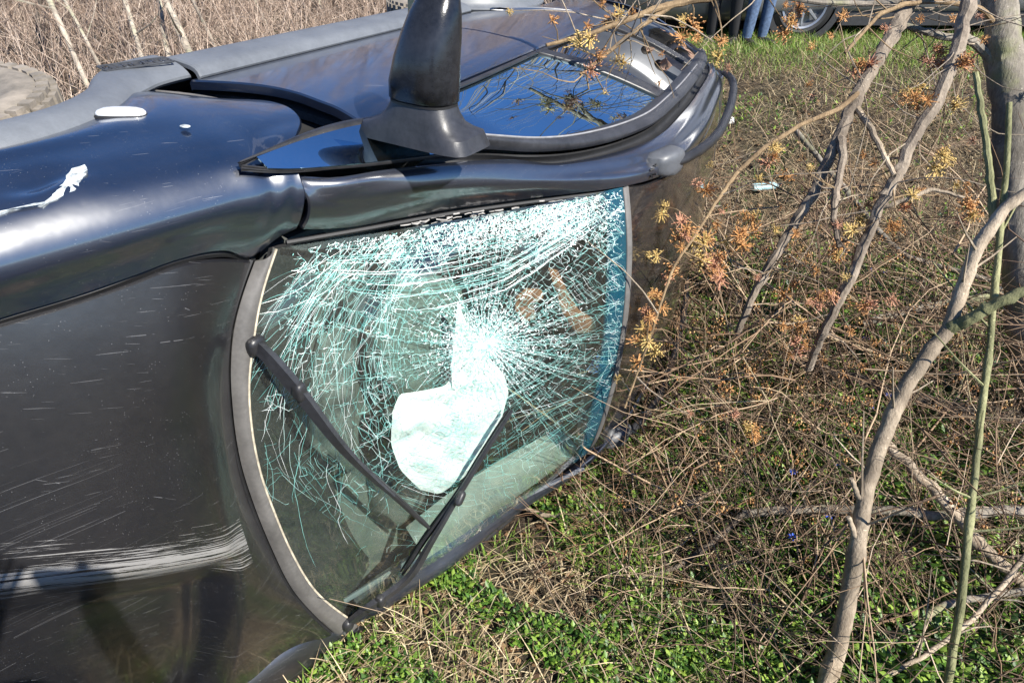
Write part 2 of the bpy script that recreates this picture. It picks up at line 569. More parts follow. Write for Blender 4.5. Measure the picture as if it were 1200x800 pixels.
def W_grid(nu, nv):
    G = loft_grid(W_sections(), nu, nv)
    # the laminated pane is buckled: shallow dents around the blow and along the upper edge
    U_, V_ = np.meshgrid(np.linspace(0, 1, nu), np.linspace(0, 1, nv), indexing='ij')
    dent = -0.030 * np.exp(-(((U_ - 0.58) / 0.20) ** 2 + ((V_ - 0.34) / 0.20) ** 2))
    wav = 0.004 * np.sin(U_ * 17 + V_ * 7) * np.exp(-((V_ - 0.15) / 0.22) ** 2) + 0.0015 * np.sin(V_ * 41 + 3 * np.sin(U_ * 13))
    edge = np.minimum(1, np.minimum(np.minimum(U_, 1 - U_), np.minimum(V_, 1 - V_)) / 0.08)
    N = grid_normals(G)
    if N[:, :, 2].mean() < 0: N = -N
    return G + N * ((dent + wav) * edge)[:, :, None], N

WG, WN = W_grid(161, 161)
def W(u, v, h=0.0):
    """point on the outer face of the windscreen; u cowl->roof, v right pillar->left pillar"""
    u = np.clip(np.asarray(u, float), 0, 1) * 160; v = np.clip(np.asarray(v, float), 0, 1) * 160
    i = np.minimum(u.astype(int), 159); j = np.minimum(v.astype(int), 159)
    fu = (u - i)[..., None]; fv = (v - j)[..., None]
    def bl(A): return (A[i, j]*(1-fu)*(1-fv) + A[i+1, j]*fu*(1-fv) + A[i, j+1]*(1-fu)*fv + A[i+1, j+1]*fu*fv)
    return bl(WG) + bl(WN) * np.asarray(h, float)[..., None] if np.ndim(h) else bl(WG) + bl(WN) * h
# ---------------- hood, with its buckled fold
SHUT = [(0.80, -0.60, 0.74), (0.60, -0.645, 0.825), (0.40, -0.665, 0.882), (0.208, -0.668, 0.93), (0.08, -0.668, 0.965), (-0.151, -0.663, 0.999), (-0.216, -0.641, 0.997), (-0.284, -0.592, 0.990)]

def sstep(a, b, x):
    t = np.clip((x - a) / (b - a), 0, 1)
    return t * t * (3 - 2 * t)

def hood_deform(G):
    X, Y = G[..., 0], G[..., 1]
    d = 0.55 * X + 0.835 * Y - 0.043            # across the fold
    along = sstep(-0.05, 0.015, X - 0.20 * np.maximum(Y, 0))
    ridge = 0.010 * np.exp(-(np.minimum(d, 0) / 0.16) ** 2) * (d < 0) + 0.010 * np.exp(-(np.maximum(d, 0) / 0.03) ** 2) * (d >= 0)
    drop = -0.085 * sstep(-0.005, 0.14, d)
    G = G.copy()
    G[..., 2] += (ridge + drop) * along
    # second crease and shallow dents
    fold = X - 0.16 * Y + 0.0
    G[..., 2] += -0.014 * np.exp(-((fold - 0.03) / 0.03) ** 2) * sstep(0.08, 0.2, Y)
    G[..., 2] += 0.006 * np.sin(7 * X + 3 * Y) * np.sin(5 * Y - 2 * X + 1)
    G[..., 2] += -0.010 * np.exp(-((X + 0.02) ** 2 + (Y + 0.33) ** 2) / 0.012)
    return G

def hood_sections():
    rows = []
    n = 11
    back = crom(COWL_OUT, n)
    back[:, 0] += 0.010; back[:, 2] -= 0.004
    R_ = crom(SHUT, 12)
    rows.append(back)
    for k in range(9, -1, -1):
        x, y, z = R_[k]
        row = []
        for t in np.linspace(-1, 1, n):
            yy = abs(y) * t
            crown = 0.055 * (1 - t * t)
            fwd = 0.11 * (1 - t * t)
            zz = z + crown + (0.05 * max(0, t) if x < 0.1 else 0.0) * 0.4
            row.append((x + fwd, yy, zz))
        rows.append(row)
    return rows
hood = panel('hood', hood_sections(), 90, 110, M_hood, car, thick=0.010, edge=0.005, out=(0.2, 0, 1), deform=hood_deform)
tag(hood, 'scraped black hood with a buckled fold')

# hood insulation and front structure below it
b = MB(); b.box((-0.30, -0.60, 0.30), (0.72, 0.60, 0.80)); b.build('engine_bay', M_dark, car, smooth=False)

# ---------------- front wing on the upper side, sections run from wheel-arch to hood shut line
def low_edge(x):
    """lower boundary of the painted wing (upper edge of the arch cladding)"""
    r = 0.475
    dx = x - 0.0
    if abs(dx) < r - 0.02:
        za = 0.25 + math.sqrt(r * r - dx * dx)
    else:
        za = 0.25
    return max(za, T(x, 0.60) if x < 0 else 0.34)

def shut_at(x):
    P = crom(SHUT, 200)
    i = np.argmin(abs(P[:, 0] - x))
    return P[i]

def wing_section(x, dent=True):
    zl = low_edge(x)
    s = shut_at(max(x, -0.275))
    zt, yt = s[2], s[1]
    taper = 0.0 if x < 0.35 else 0.55 * (x - 0.35) ** 1.6
    ys = -0.878 + taper
    zc = float(np.interp(x, [-0.36, -0.25, 0.0, 0.204, 0.4, 0.62], [1.100, 1.060, 1.015, 0.972, 0.918, 0.845]))
    return [(x, ys - 0.004, zl), (x, ys - 0.012, zl + (zc - 0.2 - zl) * 0.5), (x, ys - 0.002, max(zc - 0.20, zl + 0.05)),
            (x, ys + 0.012, zc - 0.11), (x, ys + 0.040, zc - 0.035), (x, ys + 0.108, zc + 0.002), (x, (ys + 0.108 + yt) / 2, zc - 0.010 + (zt - zc) * 0.25), (x, yt - 0.010, zt + 0.004)]

def wing_rear(zz):
    return zz
xs = [0.62, 0.50, 0.40, 0.30, 0.20, 0.10, 0.0, -0.10, -0.20, -0.27]
secs = [wing_section(x) for x in xs]
# rear boundary of the wing: up the door gap, round the corner of the quarter light, over the pillar root
secs.append([(-0.39, -0.874, 0.52), (-0.41, -0.884, 0.66), (-0.40, -0.878, 0.82), (-0.37, -0.864, 0.95), (-0.325, -0.838, 1.045), (-0.315, -0.770, 1.084), (-0.32, -0.715, 1.070), (-0.318, -0.645, 1.022)])
secs.append([(-0.475, -0.860, 0.49), (-0.505, -0.864, 0.66), (-0.555, -0.868, 0.82), (-0.50, -0.866, 0.96), (-0.365, -0.828, 1.066), (-0.350, -0.765, 1.100), (-0.350, -0.715, 1.086), (-0.352, -0.668, 1.058)])
def wing_deform(G):
    X, Z = G[..., 0], G[..., 2]
    G = G.copy()
    side = np.clip((-G[..., 1] - 0.78) / 0.08, 0, 1)
    # torn dent ahead of the arch and gentle waves
    G[..., 1] += side * 0.014 * np.exp(-(((X - 0.06) / 0.05) ** 2 + ((Z - 0.89) / 0.035) ** 2)) - side * 0.006 * np.exp(-(((X - 0.03) / 0.04) ** 2 + ((Z - 0.935) / 0.03) ** 2))
    G[..., 1] += side * 0.004 * np.sin(9 * X + 4) * np.sin(8 * Z)
    return G
def mirrored(name, *a, **k):
    panel(name, *a, **k)
    return panel(name, *a, mirror=True, **k)
wing = panel('front_wing', secs, 70, 60, M_paint, car, thick=0.006, deform=wing_deform, out=(0, -1, 0.4))
tag(wing, 'dented front wing reflecting the blue sky')
lw_ = []
for x in np.linspace(0.62, -0.36, 10):
    zc = float(np.interp(x, [-0.36, -0.1, 0.2, 0.62], [1.085, 1.03, 0.95, 0.82])); k = float(np.clip((0.3 - x) / 0.6, 0, 1))
    yi = float(np.interp(x, [-0.36, -0.29, -0.2, 0.2, 0.62], [0.76, 0.72, 0.67, 0.67, 0.64]))
    lw_.append([(x, yi, zc - 0.06), (x, yi + 0.05, zc - 0.02), (x - 0.01, 0.80 + 0.02 * k, zc + 0.01), (x - 0.02, 0.88 + 0.05 * k, zc - 0.02), (x, 0.90 + 0.05 * k, zc - 0.10), (x, 0.89, 0.78), (x, 0.885, low_edge(x))])
panel('front_wing', lw_, 40, 30, M_hood, car, thick=0.006, out=(0, 1, 0.4))

# torn white paint flake in the dent
fl = []
rr = random.Random(3)
def flake(pts, name, material, y=-0.893, th=0.003):
    P = [(x, y + rr.uniform(-.001, .001), z) for x, z in pts]
    n = len(P); V = P + [(a, bb + th, c) for a, bb, c in P]
    F = [tuple(range(n))] + [tuple(range(n, 2*n))[::-1]] + [(i, i+n, (i+1) % n + n, (i+1) % n) for i in range(n)]
    return mesh_obj(name, V, F, material, car, False)
M_white = plain('bare_white_primer', (0.40, 0.44, 0.46), 0.7, var=0.6, vscale=90)

SCR = [[(0.084, -0.842, 0.952), (0.068, -0.846, 0.945), (0.050, -0.850, 0.937), (0.026, -0.858, 0.922), (0.006, -0.864, 0.909), (-0.014, -0.866, 0.908), (-0.004, -0.859, 0.926), (0.008, -0.855, 0.934), (0.019, -0.853, 0.937), (0.022, -0.850, 0.944), (0.045, -0.846, 0.948)],
       [(0.20, -0.843, 0.926), (0.149, -0.843, 0.937), (0.096, -0.842, 0.949), (0.080, -0.842, 0.951), (0.098, -0.8435, 0.945), (0.150, -0.8445, 0.933), (0.20, -0.8445, 0.922)]]
for k, poly in enumerate(SCR):
    n_ = len(poly); pl = np.array(poly); out_ = []
    for a in range(n_):
        for t in (0, 0.33, 0.66): out_.append(pl[a] * (1 - t) + pl[(a + 1) % n_] * t + np.array((rr.uniform(-.003, .003), 0, rr.uniform(-.003, .003))))
    n_ = len(out_); c_ = np.mean(out_, 0)
    off_ = np.array((0, -0.009, 0.004)); out_ = [c0_ + (q - c0_) * (1.2 if k == 0 else 1.0) for c0_ in [np.mean(out_, 0)] for q in out_]; c_ = np.mean(out_, 0)
    V = [c_ + off_ * 1.2] + [q + off_ for q in out_] + [q - off_ for q in out_]
    F = [(0, 1 + a, 1 + (a + 1) % n_) for a in range(n_)] + [(1 + a, 1 + n_ + a, 1 + n_ + (a + 1) % n_, 1 + (a + 1) % n_) for a in range(n_)]
    mesh_obj('bare_scrape', V, F, M_white, car, False)
# ---------------- cladding: arch and sill, weathered grey
def arch_clad(cx, cz, a0, a1, yo, r0, r1, n=26):
    rows = []
    for a in np.linspace(a0, a1, n):
        c, s = math.cos(a), math.sin(a)
        def pt(r, y): return (cx + r * c, y, T(cx + r * c, 0) - T(cx, 0) + cz + r * s)
        rows.append([pt(r0, yo + 0.10), pt(r0 + 0.004, yo + 0.01), pt(r0 + 0.025, yo - 0.012), pt(r0 + 0.055, yo - 0.010), pt(r1 - 0.02, yo + 0.022), pt(r1, yo + 0.038)])
    return rows
li = [(0.395 * math.cos(a), 0.25 + 0.395 * math.sin(a)) for a in np.linspace(R(18), R(148), 20)] + [(-0.40, 0.395), (-0.455, 0.358), (-0.515, 0.338), (-0.585, 0.330)]
lo2 = [(0.492 * math.cos(a), 0.25 + 0.492 * math.sin(a)) for a in np.linspace(R(18), R(138), 20)] + [(-0.425, 0.545), (-0.470, 0.522), (-0.525, 0.508), (-0.585, 0.502)]
arcF = []
for (x0, z0), (x1, z1) in zip(li, lo2):
    def q_(t, y): return (x0 + (x1 - x0) * t, y, z0 + (z1 - z0) * t)
    arcF.append([q_(-0.35, -0.80), q_(-0.06, -0.885), q_(0.10, -0.906), q_(0.38, -0.911), q_(0.72, -0.904), q_(0.93, -0.888), q_(1.0, -0.876)])
block = panel('arch_cladding', arcF, 70, 24, M_clad, car, thick=0.012, out=(0, -1, 0.2))
tag(block, 'grey plastic wheel arch with dark lettering')
panel('arch_cladding', arcF, 30, 12, M_clad, car, thick=0.012, out=(0, -1, 0.2), mirror=True)
arcR = arch_clad(-2.62, 0.01, R(8), R(172), -0.915, 0.385, 0.475)
panel('arch_cladding', arcR, 40, 14, M_clad, car, thick=0.012, out=(0, -1, 0.2))
panel('arch_cladding', arcR, 24, 10, M_clad, car, thick=0.012, out=(0, -1, 0.2), mirror=True)

sil = []
for x in np.linspace(-0.592, -2.20, 16):
    z0 = T(x, 0.395)
    sil.append([(x, -0.76, z0 - 0.07), (x, -0.870, z0 - 0.025), (x, -0.905, z0 + 0.05), (x, -0.907, z0 + 0.12), (x, -0.888, z0 + 0.185), (x, -0.874, z0 + 0.192)])
for mr in (False, True):
    panel('sill_cladding', sil, 60, 24, M_clad, car, thick=0.010, out=(0, -1, 0.0), mirror=mr)

# ---------------- doors (lower skins)
def yd(zp):           # body side profile over height
    return -0.868 - 0.020 * math.sin(math.pi * min(1, max(0, (zp - 0.55) / 0.62)))
def door_rows(edge_f, edge_r, n=9):
    """edge curves as (x, z) lists from bottom to top"""
    f = crom([(x, yd(z - 0.1 * x), z) for x, z in edge_f], 9)
    r = crom([(x, yd(z - 0.1 * x), z) for x, z in edge_r], 9)
    rows = []
    for t in np.linspace(0, 1, n):
        q = f * (1 - t) + r * t
        q[:, 1] = [yd(z - 0.1 * x) for x, z in zip(q[:, 0], q[:, 2])]
        q[-1, 1] = -0.862
        rows.append(q)
    return rows
dfF = [(-0.570, 0.505), (-0.582, 0.596), (-0.600, 0.727), (-0.604, 0.836), (-0.588, 0.954), (-0.575, 1.070)]
dfR = [(-1.700, 0.410), (-1.705, 0.56), (-1.700, 0.70), (-1.685, 0.85), (-1.672, 0.965)]
drF = [(-1.708, 0.410), (-1.713, 0.56), (-1.708, 0.70), (-1.693, 0.85), (-1.680, 0.965)]
drR = [(-2.20, 0.37), (-2.32, 0.52), (-2.46, 0.62), (-2.60, 0.75), (-2.64, 0.875)]
fdoor = panel('front_door', door_rows(dfF, dfR), 60, 40, M_paint, car, thick=0.02, out=(0, -1, 0))
panel('rear_door', door_rows(drF, drR), 40, 30, M_paint, car, thick=0.02, out=(0, -1, 0))
panel('front_door', door_rows(dfF, dfR), 24, 16, M_paint, car, thick=0.02, out=(0, -1, 0), mirror=True)
panel('rear_door', door_rows(drF, drR), 24, 16, M_paint, car, thick=0.02, out=(0, -1, 0), mirror=True)
# dark door jamb seen through the gap between wing and door
jam = [[(-0.34, -0.80, 0.40), (-0.34, -0.80, 0.75), (-0.36, -0.79, 1.02)], [(-0.72, -0.82, 0.38), (-0.72, -0.82, 0.75), (-0.70, -0.80, 1.05)]]
panel('door_jamb', jam, 8, 10, M_dark, car, thick=0.01, roll=False, out=(0, -1, 0))
# torn lip of the wing in the gap
lip = [[(-0.40, -0.868, 0.44), (-0.455, -0.866, 0.50), (-0.50, -0.864, 0.60), (-0.515, -0.865, 0.72), (-0.545, -0.866, 0.82)],
       [(-0.415, -0.846, 0.42), (-0.472, -0.846, 0.49), (-0.515, -0.845, 0.60), (-0.53, -0.846, 0.72), (-0.552, -0.850, 0.83)]]
panel('torn_lip', lip, 6, 30, M_cowl, car, thick=0.004, edge=0.002, out=(-1, -0.6, 0))

# rear quarter
qF = [(-2.30, 0.40), (-2.36, 0.50), (-2.48, 0.60), (-2.61, 0.74), (-2.65, 0.87)]
qrows = []
for t, (xb, zb) in zip(np.linspace(0, 1, 6), [(-2.30, .40), (-2.40, 0.50), (-2.62, 0.52), (-2.86, 0.47), (-3.02, 0.36), (-3.10, 0.10)]):
    top = (-2.65 - 0.75 * t, -0.862 + 0.10 * t * t, 0.872 - 0.06 * t)
    bot = (xb, -0.885, zb)
    mid = tuple((np.array(top) + np.array(bot)) / 2 + np.array((-0.05 * t, -0.018, 0)))
    qrows.append([bot, mid, top])
for mr in (False, True):
    panel('rear_quarter', qrows, 30, 20, M_paint, car, thick=0.01, out=(0, -1, 0), mirror=mr)

# ---------------- greenhouse lines on the upper side
GAP = [(-0.309, -0.800, 1.012), (-0.422, -0.785, 1.115), (-0.503, -0.780, 1.144), (-0.604, -0.772, 1.187), (-0.742, -0.757, 1.236), (-0.925, -0.725, 1.289),
       (-1.039, -0.692, 1.338), (-1.26, -0.668, 1.405), (-1.556, -0.655, 1.466), (-2.019, -0.652, 1.446), (-2.486, -0.648, 1.385), (-3.10, -0.630, 1.270), (-3.36, -0.61, 1.19)]
MID = [(-0.251, -0.761, 1.062), (-0.362, -0.757, 1.106), (-0.484, -0.744, 1.160), (-0.618, -0.736, 1.230), (-0.881, -0.693, 1.324), (-1.123, -0.660, 1.412), (-1.321, -0.632, 1.482),
       (-1.609, -0.615, 1.527), (-2.05, -0.612, 1.508), (-2.5, -0.606, 1.440), (-3.10, -0.59, 1.320), (-3.37, -0.575, 1.23)]
INN = [(-0.335, -0.652, 1.050), (-0.493, -0.640, 1.116), (-0.729, -0.624, 1.214), (-0.97, -0.607, 1.335), (-1.269, -0.588, 1.502), (-1.58, -0.558, 1.555), (-2.05, -0.552, 1.535), (-2.5, -0.548, 1.468), (-3.10, -0.535, 1.345), (-3.38, -0.53, 1.25)]
nP = 14
gg_, mm_, ii_ = crom(GAP, 24), crom(MID, 24), crom(INN, 24)
gg_[0] = (-0.350, -0.797, 1.050); mm_[0] = (-0.352, -0.752, 1.104); ii_[0] = (-0.36, -0.665, 1.062)
rows = []
for a, m_, c in zip(gg_, mm_, ii_):
    q1 = (a + m_) / 2 + np.array((0, -0.008, 0.008)); q2 = (m_ + c) / 2 + np.array((0.0, -0.010, 0.014))
    rows.append([a, q1, m_, q2, c])
pil = panel('windscreen_pillar', rows, 110, 26, M_pillar, car, thick=0.012, out=(0, -0.6, 0.6))
panel('windscreen_pillar', rows, 60, 14, M_pillar, car, thick=0.012, out=(0, -0.6, 0.6), mirror=True)
# bright strip / torn sealant along the upper glass edge
sq = crom(INN[:5], 40) + np.array((0.006, 0.010, -0.006))
b = MB(); b.tube(sq, 0.006, 6); b.build('glass_seal', M_rubber, car)
rs = random.Random(5)
b = MB()
for k in range(70):
    t = rs.uniform(0.30, 0.97); i = int(t * 39); p0 = sq[i] + np.array((rs.uniform(-.01, .01), rs.uniform(0.0, 0.022), rs.uniform(-0.002, 0.010)))
    d = (sq[min(i+1, 39)] - sq[max(i-1, 0)]); d /= np.linalg.norm(d)
    L_ = rs.uniform(0.008, 0.05); b.tube([p0, p0 + d * L_ * .5 + np.array((0, rs.uniform(-.003, .006), rs.uniform(-.002, .005))), p0 + d * L_], rs.uniform(0.0012, 0.003), 4)
tag(b.build('torn_sealant', plain('pale_sealant', (0.26, 0.25, 0.24), 0.6, var=0.4, vscale=60), car), kind='stuff')

# ---------------- quarter light between pillar and mirror
QT = [(-0.240, -0.842, 1.040), (-0.330, -0.856, 1.040), (-0.440, -0.865, 1.042), (-0.560, -0.866, 1.055), (-0.66, -0.860, 1.09)]
QB = [(-0.240, -0.836, 1.046), (-0.300, -0.818, 1.070), (-0.430, -0.796, 1.117), (-0.604, -0.781, 1.186), (-0.78, -0.765, 1.240)]
def between(a, b_, t, off=(0, 0, 0)): return np.array(a) * (1 - t) + np.array(b_) * t + np.array(off)
qa, qb = crom(QT, 12), crom(QB, 12)
panel('quarter_light_frame', [qa, [between(x, y, .12, (0, -0.010, 0.006)) for x, y in zip(qa, qb)], [between(x, y, .20, (0, -0.008, 0.006)) for x, y in zip(qa, qb)]], 8, 40, M_trim, car, thick=0.006, edge=0.002, out=(0, -1, 0.3))
panel('quarter_light_trim', [[between(x, y, .90, (0, -0.002, 0.0)) for x, y in zip(qa, qb)], [between(x, y, .95, (0, -0.008, 0.004)) for x, y in zip(qa, qb)], qb], 6, 40, M_trim, car, thick=0.006, edge=0.002, out=(0, -1, 0.3))
panel('quarter_light', [[between(x, y, t, (0, -0.008, 0.008)) for x, y in zip(qa[1:], qb[1:])] for t in (0.17, 0.55, 0.95)], 12, 24, M_side, car, thick=0.004, roll=False, out=(0, -1, 0.3))

# ---------------- door window glass, frame and pillars
BELT = [(-0.66, -0.866, 1.085), (-0.984, -0.862, 1.066), (-1.30, -0.858, 1.028), (-1.66, -0.852, 0.975), (-2.0, -0.850, 0.945), (-2.6, -0.846, 0.885), (-3.1, -0.82, 0.84), (-3.36, -0.77, 0.82)]
TOPG = [(-0.76, -0.822, 1.180), (-0.823, -0.802, 1.240), (-0.933, -0.775, 1.285), (-1.096, -0.745, 1.320), (-1.347, -0.722, 1.363), (-1.629, -0.712, 1.390), (-1.93, -0.712, 1.372), (-2.4, -0.710, 1.318), (-3.0, -0.690, 1.215), (-3.3, -0.67, 1.14)]
FOUT = [(-0.70, -0.790, 1.200), (-0.84, -0.768, 1.262), (-0.985, -0.735, 1.316), (-1.13, -0.712, 1.362), (-1.30, -0.696, 1.404), (-1.556, -0.688, 1.446), (-2.0, -0.684, 1.426), (-2.486, -0.680, 1.364), (-3.05, -0.66, 1.255), (-3.32, -0.64, 1.175)]
bl_, tp_, fo_ = crom(BELT, 60), crom(TOPG, 60), crom(FOUT, 60)
def at_x(C, x): return C[np.argmin(abs(C[:, 0] - x))]
def win(name, xb0, xb1, xt0, xt1, n=10, material=None, thick=0.004, off=0.0, nu=24, nv=14, roll=False):
    B_, T_ = crom(BELT, 300), crom(TOPG, 300)
    secs = []
    for t in np.linspace(0, 1, n):
        p = at_x(B_, xb0 + (xb1 - xb0) * t); q = at_x(T_, xt0 + (xt1 - xt0) * t)
        m_ = (p + q) / 2 + np.array((0, -0.014, 0.004))
        o_ = np.array((0, -off, off * 0.3))
        secs.append([p + o_, m_ + o_, q + o_])
    return panel(name, secs, nu, nv, material or M_side, car, thick=thick, roll=roll, out=(0, -1, 0.3), edge=0.003)
win('front_door_glass', -0.70, -1.66, -0.78, -1.92, nu=40, nv=20)
win('pillar_trim', -1.645, -1.72, -1.905, -2.01, 4, M_trim, 0.012, 0.008, 6, 12, True)
win('rear_door_glass', -1.71, -2.50, -2.0, -2.62, material=M_privacy)
win('pillar_trim', -2.49, -2.58, -2.61, -2.70, 4, M_trim, 0.012, 0.008, 6, 12, True)
win('rear_quarter_glass', -2.57, -3.10, -2.69, -3.12, material=M_privacy)
win('rear_pillar', -3.09, -3.36, -3.11, -3.30, 4, M_paint, 0.012, 0.004, 8, 12, True)
panel('waist_seal', [bl_ + np.array((0, -0.001, -0.004)), bl_ + np.array((0, -0.010, 0.004)), bl_ + np.array((0, -0.006, 0.016))], 5, 60, M_trim, car, thick=0.006, edge=0.002, out=(0, -1, 0.3))
frame_rows = [tp_ + np.array((0, -0.002, -0.014)), tp_ * .7 + fo_ * .3 + np.array((0, -0.016, 0.006)), tp_ * .3 + fo_ * .7 + np.array((0, -0.018, 0.012)), fo_ + np.array((0, -0.012, 0.006)), fo_ + np.array((0, 0.004, -0.004))]
panel('window_frame', frame_rows, 14, 120, M_mirror, car, thick=0.006, edge=0.003, out=(0, -1, 0.5))
# thin bright moulding on the frame
b = MB(); b.tube(crom(tp_ * .62 + fo_ * .38 + np.array((0, -0.0185, 0.008)), 80)[2:60], 0.0032, 6); b.build('frame_moulding', plain('grey_moulding', (0.22, 0.22, 0.23), 0.4, var=0.2), car)
# black rubber channel between the bent window frame and the pillar
ch = [fo_ + np.array((0, 0.018, -0.010)), (fo_ + crom(GAP[3:], 60)) / 2 + np.array((0, 0.022, -0.02)), crom(GAP[3:], 60) + np.array((0, 0.012, -0.004))]
panel('door_seal', ch, 8, 80, M_rubber, car, thick=0.006, roll=False, out=(0, -1, 0.5))
# the lower side: plain closed greenhouse
for nm, (a0, a1, c0, c1), mt in (('front_door_glass', (-0.62, -1.66, -0.78, -1.92), M_side), ('rear_door_glass', (-1.71, -2.50, -2.0, -2.62), M_side), ('rear_pillar', (-2.57, -3.36, -2.69, -3.30), M_paint)):
    B_, T_ = crom(BELT, 300), crom(TOPG, 300)
    secs = []
    for t in np.linspace(0, 1, 6):
        secs.append([at_x(B_, a0 + (a1 - a0) * t), (at_x(B_, a0 + (a1 - a0) * t) + at_x(T_, c0 + (c1 - c0) * t)) / 2 + np.array((0, -.014, 0)), at_x(T_, c0 + (c1 - c0) * t)])
    panel(nm, secs, 12, 8, mt, car, thick=0.005, roll=False, out=(0, -1, 0.3), mirror=True)
panel('window_frame', frame_rows, 8, 50, M_trim, car, thick=0.006, out=(0, -1, 0.5), mirror=True)

# ---------------- roof
def roof_sections():
    rows = []
    hd = crom(HEADER, 15)
    rows.append(hd + np.array((-0.012, 0, 0.004)))
    for x, zc, ye, ze in ((-1.40, 1.604, 0.565, 1.530), (-1.60, 1.612, 0.552, 1.556), (-1.85, 1.606, 0.548, 1.550), (-2.15, 1.575, 0.545, 1.522), (-2.5, 1.517, 0.542, 1.468), (-2.85, 1.445, 0.537, 1.398), (-3.15, 1.372, 0.53, 1.325), (-3.36, 1.295, 0.525, 1.25)):
        rows.append([(x, ye * t, ze + (zc - ze) * (1 - t * t)) for t in np.linspace(-1, 1, 15)])
    return rows
def roof_deform(G):
    G = G.copy(); X, Y = G[..., 0], G[..., 1]
    G[..., 2] += 0.007 * np.sin(8 * Y + 2.0 * np.sin(3 * X)) * np.sin(4 * X + 1) * np.clip((-X - 1.3) / 0.25, 0, 1) * np.clip((0.53 - abs(Y)) / 0.1, 0, 1)
    return G
panel('roof', roof_sections(), 90, 80, M_roof, car, thick=0.008, out=(0, 0, 1), deform=roof_deform)
# black header strip between glass and roof skin
hh = crom(HEADER, 40)
panel('header_seal', [hh + np.array((0.004, 0, 0.001)), hh + np.array((-0.008, 0, 0.009)), hh + np.array((-0.022, 0, 0.010))], 5, 40, M_cowl, car, thick=0.006, edge=0.002, out=(0.3, 0, 1))
# roof rails
def rail(sgn, nm='roof_rail'):
    top = [(-1.50, 0.604, 1.560), (-1.60, 0.606, 1.588), (-1.72, 0.608, 1.606), (-1.95, 0.612, 1.610), (-2.2, 0.612, 1.580), (-2.6, 0.608, 1.512), (-2.95, 0.600, 1.432), (-3.15, 0.59, 1.365), (-3.24, 0.585, 1.315)]
    P = crom([(x, sgn * y, z) for x, y, z in top], 50)
    b = MB(); b.tube(P, np.interp(np.linspace(0, 1, 50), [0, .06, .94, 1], [0.012, 0.017, 0.017, 0.012]), 10, flat=1.1)
    r_ = b.build(nm, M_trim, car)
    for x, dx in ((-1.55, 0.075),):
        c = at_x(P, x)
        V, F = superbox((0, 0, 0), (dx * 2.2, 0.085, 0.072), p=4.5)
        V[:, 2] = np.where(V[:, 2] < 0, V[:, 2] * 1.25, V[:, 2]); V[:, 0] *= np.where(V[:, 2] > 0, 0.85, 1.0)
        V[:, 2] -= 0.30 * np.maximum(V[:, 0], 0) + 0.10 * V[:, 0]; V[:, 1] *= 1 - 1.6 * np.maximum(V[:, 0], 0)
        mesh_obj('rail_foot', V + np.array((c[0], c[1], c[2] - 0.018)), F, M_grey, r_)
    return r_
rail(-1); rail(1)
# broken clip in front of the rail foot
b = MB()
for k in range(9):
    p0 = np.array((-1.40 - 0.012 * k + rs.uniform(-.01, .01), -0.603 + rs.uniform(-.012, .012), 1.532 + rs.uniform(-.004, .008)))
    b.tube([p0, p0 + np.array((rs.uniform(-.02, .02), rs.uniform(-.015, .015), rs.uniform(0, .022)))], rs.uniform(.002, .005), 5)
b.build('broken_clip', M_rubber, car)

# ---------------- tailgate, bumpers, underside
tg = []
for y in np.linspace(-1, 1, 9):
    e = 1 - 0.12 * y * y
    tg.append([(-3.37 - 0.0 * e, 0.53 * y, 1.24 + 0.045 * (1 - y * y)), (-3.55 * (0.97 + 0.03 * e), 0.66 * y, 1.02), (-3.62 * (0.96 + .04 * e), 0.76 * y, 0.80), (-3.63 * (0.96 + .04 * e), 0.82 * y, 0.5), (-3.58 * (0.96 + .04 * e), 0.82 * y, 0.18)])
panel('tailgate', tg, 24, 24, M_paint, car, thick=0.02, out=(-1, 0, 0))
# rear spoiler lip standing proud of the roof end
sp_ = [[(-3.22, y * 0.56, 1.365 - 0.05 * y * y) for y in np.linspace(-1, 1, 9)], [(-3.36, y * 0.56, 1.345 - 0.05 * y * y) for y in np.linspace(-1, 1, 9)], [(-3.50, y * 0.55, 1.290 - 0.05 * y * y) for y in np.linspace(-1, 1, 9)]]
panel('rear_spoiler', sp_, 12, 24, M_paint, car, thick=0.02, out=(0, 0, 1))
bmp = []
for y in np.linspace(-1, 1, 13):
    e = 1 - abs(y) ** 4
    bmp.append([(0.62 + 0.20 * e, 0.80 * y, 0.80 - 0.03 * abs(y)), (0.66 + 0.24 * e, 0.85 * y, 0.66), (0.64 + 0.28 * e, 0.86 * y, 0.48), (0.60 + 0.24 * e, 0.84 * y, 0.25), (0.50 + 0.2 * e, 0.78 * y, 0.14)])
panel('front_bumper', bmp, 40, 24, M_clad, car, thick=0.02, out=(1, 0, 0))
for sgn in (-1, 1):
    V, F = superbox((0.66, sgn * 0.60, 0.755), (0.24, 0.36, 0.12), p=3.2)
    mesh_obj('headlight', V, F, plain('headlight_lens', (0.12, 0.125, 0.135), 0.08, var=0.3, coat=1.0), car)
und = [[(0.80, y, 0.20) for y in np.linspace(-.6, .6, 7)], [(-1.4, y, 0.20) for y in np.linspace(-.86, .86, 7)], [(-3.5, y, 0.02) for y in np.linspace(-.8, .8, 7)]]
panel('floor_pan', und, 20, 12, M_dark, car, thick=0.05, roll=False, out=(0, 0, -1))

